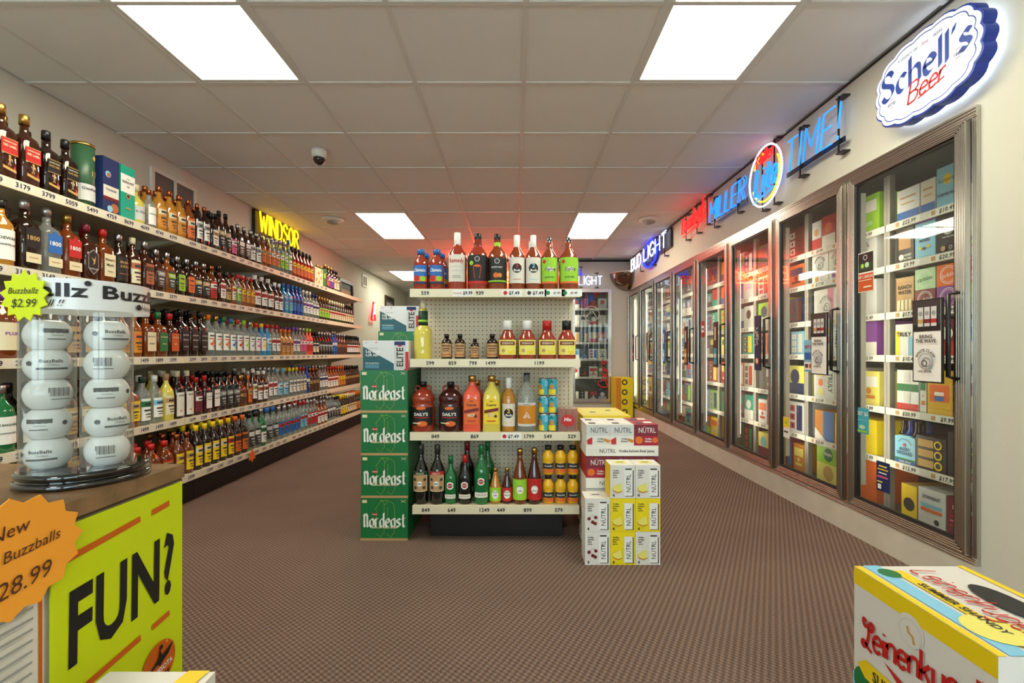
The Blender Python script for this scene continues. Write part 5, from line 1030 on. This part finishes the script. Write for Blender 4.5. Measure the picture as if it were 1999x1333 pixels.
for lv, z in enumerate(BZ+[0]):
    for i in range(4):
        c = [['blue', 'red', 'charcoal', 'white'], ['white', 'lightgrey', 'charcoal', 'paper'], ['lightgrey', 'charcoal', 'tan', 'red'], ['sky', 'black', 'white', 'cream'], ['white', 'black', 'lightgrey', 'green'], ['black', 'charcoal', 'brown', 'navy']][lv][i]
        box_thing('drinks_carton', '%s carton, %s from left on %s shelf of back wall cooler' % (c, ordw(i+1), ORD[lv]), 'drinks carton', .14, .2, .17, mat('carton_'+c, PAL[c], .4), (DX0+.09+.152*i, YB+.215, .19+z+.0012), 0, 'cartons in the back cooler', d_gen(['white', 'charcoal', 'red', 'silver'][i], ['red', 'white', 'gold', 'blue'][lv % 4]))
for k in range(4):
    box_thing('beer_case', 'yellow beer case with black emblem in the far corner, %s from the floor' % ordw(k+1), 'beer case', .26, .38, .152, mat('carton_yellow', PAL['yellow']), (1.695, 7.25, k*.1525), 0, 'yellow cases in the far corner', lambda p: [p.rect(0, 0, .3, 1, ink('amber')), p.disc(.5, .55, .045, ink('charcoal')), p.disc(.5, .55, .025, ink('yellow')), p.rect(.75, .1, .95, .9, ink('yellow'))])

# ================================================================== COUNTER WITH BUZZBALLZ STAND
CXF, CH, CYE = -.758, .745, 1.078
wood = mat('counter_laminate', (150,116,80), .3, noise=.9, scale=22); dkw = mat('counter_edge', (70,46,30), .4); cb_ = mat('counter_body', (196,190,178), .6)
t = thing('sales_counter', 'brown marbled laminate sales counter at lower left', 'counter', (-1.3, 0, 0))
MB().box(-.55, 1.3+CXF-.012, -.6, CYE-.012, 0, CH-.035, cb_).build('cabinet', t)
MB().box(-.56, 1.3+CXF, -.61, CYE, CH-.03, CH, wood).build('countertop', t); MB().box(-.555, 1.3+CXF-.004, -.605, CYE-.004, CH-.036, CH-.03, dkw).build('edge_strip', t)
FX = CXF-.012                                 # face of the counter; print runs along Y, so local X of the sheets is world Y
def on_face(x, y): d = -FX*F/(CX-x); return d, 1-(y-CY)/F*d
t = thing('lottery_poster', 'lime green FUN? lottery poster on the side of the counter', 'poster', (FX+.004, .925, .25), PI/2)
W_, H_ = .305, .455; lime = mat('poster_lime', (206,222,8), .45); orr = mat('poster_orange', (206,96,16), .45)
b = MB().box(-W_/2, W_/2, -.003, 0, 0, H_, lime); p = Print(b, W_, H_, dist=.003)
tl_ = .045
p.text('FUN?', .50, .62, .125, ink('black'), fit=.255, rot=.055, shear=.12)
for v in (.89, .36): p.line([(.02, v-.02), (.60, v+.015)], orr, .012); p.line([(.70, v+.02), (.86, v+.03)], orr, .012)
p.disc(.76, .185, .047, orr, seg=36); p.text('MINNESOTA', .76, .155, .011, ink('white'), fit=.075, rot=.1); p.text('LOTTERY', .76, .115, .011, ink('black'), fit=.06, rot=.1)
p.poly([(.64, .17), (.74, .215), (.76, .255), (.78, .22), (.89, .245), (.84, .205), (.79, .19), (.76, .175), (.74, .19)], ink('black')); p.disc(.77, .26, .005, ink('black')); p.disc(.82, .27, .003, ink('hotorange'))
b.build('sheet', t)
t = thing('price_list', 'white printed sheet with orange border beside the lime poster', 'sheet', (FX+.002, .66, .22), PI/2)
b = MB().box(-.105, .105, -.001, 0, 0, .48, ink('paper')); p = Print(b, .21, .48, dist=.001)
p.rect(.955, 0, .985, 1, orr)
for k in range(26): u = random.uniform(.35, .6); p.rect(u, .03+.036*k, .88, .038+.036*k, ink('grey'))
b.build('paper', t)
def burst(n, r1, r0, sx=1, sy=1): return [((r1 if k % 2 == 0 else r0)*math.sin(PI*k/n)*sx, (r1 if k % 2 == 0 else r0)*math.cos(PI*k/n)*sy) for k in range(2*n)]
t = thing('price_burst', 'orange starburst price card hanging over the counter edge', 'price card', (CXF+.004, .70, .69), PI/2)
b = MB(); b.prism(burst(16, .118, .104, 1, .78), -.002, 0, ink('hotorange')); p = Print(b, .2, .16, dist=.002, z0=-.08)
p.text('New', .50, .78, .020, ink('brown'), bold=False, shear=.2, rot=.08); p.text('Biggie Buzzballs', .50, .55, .017, ink('brown'), bold=False, shear=.2, rot=.08, fit=.17); p.text('$28.99', .55, .26, .026, ink('brown'), bold=False, shear=.2, rot=.08); b.build('card', t)
# the stand
SX, SY = -.872, .955; acr = clear('acrylic', (240,242,240), .93, .02)
t = thing('display_stand', 'clear acrylic cocktail ball stand on black round base on the counter', 'display stand', (SX, SY, CH))
MB().lathe([(.104, 0), (.106, .004), (.106, .010), (.102, .013), (.098, .013), (.098, .016), (.104, .018), (.104, .027), (.100, .030)], blk_gloss, 48).build('base', t)
TU = [(-.042, -.035), (.048, -.005)]
for x, y in TU:
    b = MB(); n = 28; r_ = .042; v = [(x+r_*math.cos(2*PI*k/n), y+r_*math.sin(2*PI*k/n), z) for z in (.031, .345) for k in range(n)]
    b.add(v, [(k, (k+1) % n, n+(k+1) % n, n+k) for k in range(n)], acr, True).build('tube', t)
hb = mat('header_card', (226,226,226), .25)
b = MB(); n = 48; RB = .103; v = [(RB*math.cos(2*PI*k/n), RB*math.sin(2*PI*k/n), z) for z in (.335, .392) for k in range(n)]
b.add(v, [(k, (k+1) % n, n+(k+1) % n, n+k) for k in range(n)], hb, True)
b.build('header_band', t)
for u in (.138, .472, .805):
    b = MB(); p = Print(b, RB*2*PI, .057, z0=.335, R=RB); p.text('BuzzBallz', u, .62, .024, ink('black'), fit=-.195); p.text('Have a ball !!', u+.03, .2, .012, ink('black'), bold=False, shear=.35); p.disc(u+.150, .86, .005, ink('black')); p.disc(u-.05, .2, .006, ink('black'))
    b.build('header_lettering', t)
ballm = mat('ball_white', (226,226,224), .2); HB = .0575
am = math.asin(.0284/.0365); prof = [(.0365*math.cos(am*(k/6-1)), .0365*math.sin(am*(k/6-1))+.0285) for k in range(13)]
bm = MB().lathe(prof, ballm, 24).mesh('cocktail_ball')
def d_ball(q):
    b = MB(); p = Print(b, .06, .03, z0=.0135, R=.0352)
    if q == 0: p.text('BuzzBallz', .55, .75, .006, ink('black'), fit=.034); p.text('Chillers', .6, .5, .004, ink('charcoal'), bold=False); p.rect(.2, .2, .95, .32, ink('charcoal')); p.disc(.02, .6, .0045, ink('black'))
    elif q == 1:
        for i in range(14): p.rect(.25+.035*i, .4, .265+.035*i+.01*(i % 3 == 0), .95, ink('charcoal'))
        p.rect(.3, .2, .75, .25, ink('charcoal'))
    else: p.rect(.15, .62, .8, .9, ink('charcoal')); p.rect(.35, .45, .65, .5, ink('grey')); p.rect(.25, .2, .7, .26, ink('charcoal')); p.disc(1.1, .6, .0045, ink('black'))
    return b.mesh('ball_print')
bp_ = [d_ball(q) for q in range(3)]
for c_, (x, y) in enumerate(TU):
    for k in range(5):
        o = thing('cocktail_ball', 'white cocktail ball, %s from the bottom of the %s tube' % (ordw(k+1), 'left' if c_ == 0 else 'right'), 'cocktail ball', (SX+x, SY+y, CH+.0305+k*HB), .75+random.uniform(-.5, .5), 'cocktail balls in the acrylic tubes')
        link('body', bm, o); link('print', bp_[(k*2+c_) % 3], o)
t = thing('price_burst', 'neon yellow starburst $2.99 card on the stand header', 'price card', (SX-.012, SY-.107, CH+.357), -.05)
b = MB(); b.prism(burst(13, .047, .037), -.002, 0, ink('neonlime')); p = Print(b, .08, .08, dist=.002, z0=-.04); p.text('Buzzballz', .5, .62, .011, ink('charcoal'), bold=False, shear=.2, fit=.06); p.text('$2.99', .52, .34, .015, ink('charcoal'), bold=False, shear=.2); b.build('card', t)

# ================================================================== BOXES NEAR THE CAMERA
# white carton in front of the poster (standing on another)
for k, z in enumerate((0, .2285)):
    def top(p): p.disc(.45, .62, .05, ink('black'), r0=.046, sy=.5); p.text('NEW', .45, .62, .016, ink('black'), shear=.2); p.poly([(.75, 1), (.95, 1), (.85, .6), (.65, .6)], ink('yellow')); p.poly([(.8, .8), (.95, .9), (1, .7), (.88, .62)], ink('hotorange'))
    box_thing('beer_case', 'white beer carton with black oval logo, %s beside the poster' % ('lower one' if k == 0 else 'upper one'), 'beer case', .18, .27, .228, wn, (-.60, .53, z), 0, 'white cartons by the counter', None, None, top if k else None)
# summer shandy cases at lower right
ly = mat('carton_shandy_yellow', (238,206,10), .4); lw = mat('carton_shandy_white', (220,216,210), .4); lr = mat('print_script_red', (190,24,20), .45)
def d_lein(p):
    p.rect(0, .87, 1, 1, ly); p.disc(.48, .80, .030, lw, sy=1.0, seg=30); p.disc(.48, .78, .026, ink('lightgrey'), r0=.024); p.line([(.46, .82), (.47, .78), (.50, .77), (.51, .72)], ink('gold'), .005)
    p.rect(.0, 0, 1, .16, ink('sky')); p.disc(.12, .13, .034, ink('green')); p.disc(.88, .12, .03, ink('green'))
    # the word, drawn with a pen that swells
    p.pen("£einenkugel's", .54, .62, .054, lr, .0075, slant=.22, gap=.13, fit=.285, rot=.17)
    p.poly([(.28, .44), (.40, .355), (.95, .46), (.46, .39)], lr)
    p.poly([(.05, .26), (.12, .33), (.90, .33), (.96, .26), (.90, .19), (.12, .19)], ly); p.text('SUMMER SHANDY', .52, .26, .02, ink('charcoal'), fit=.2)
def t_lein(p):
    p.rect(.0, 0, .06, 1, ly); p.rect(.94, 0, 1, 1, ly); p.rect(.08, 0, .22, 1, ink('sky')); p.rect(.26, .0, .36, .92, ly); p.disc(.20, .88, .02, ink('green')); p.disc(.27, .22, .045, ink('lemon')); p.text('SUMMER SHANDY', .31, .45, .014, ink('charcoal'), rot=-PI/2, fit=.2)
    p.disc(.72, .5, .03, ink('black'), sy=2.2); p.pen("Leinenkugel's", .52, .5, .05, lr, .006, nib=.5, slant=.12, gap=.1, fit=.25, rot=-PI/2)
wl, ll, hl = .236, .304, .2675
for k in range(2):
    box_thing('beer_case', "yellow and white summer shandy case, %s at lower right" % ('bottom one' if k == 0 else 'top one'), 'beer case', wl, ll, hl, lw, (.737+wl/2, 1.02-ll, k*(hl+.001)), 0, 'shandy cases', None, d_lein, t_lein if k else None)

COL.objects.unlink(_fo); bpy.data.objects.remove(_fo); bpy.data.curves.remove(_fc)
dups = [k for k, v in LABELS.items() if len(v) > 1]
print('objects', len(bpy.data.objects), 'duplicate labels', len(dups), dups[:6])
print('long labels', [k for k in LABELS if not 4 <= len(k.split()) <= 16][:8])
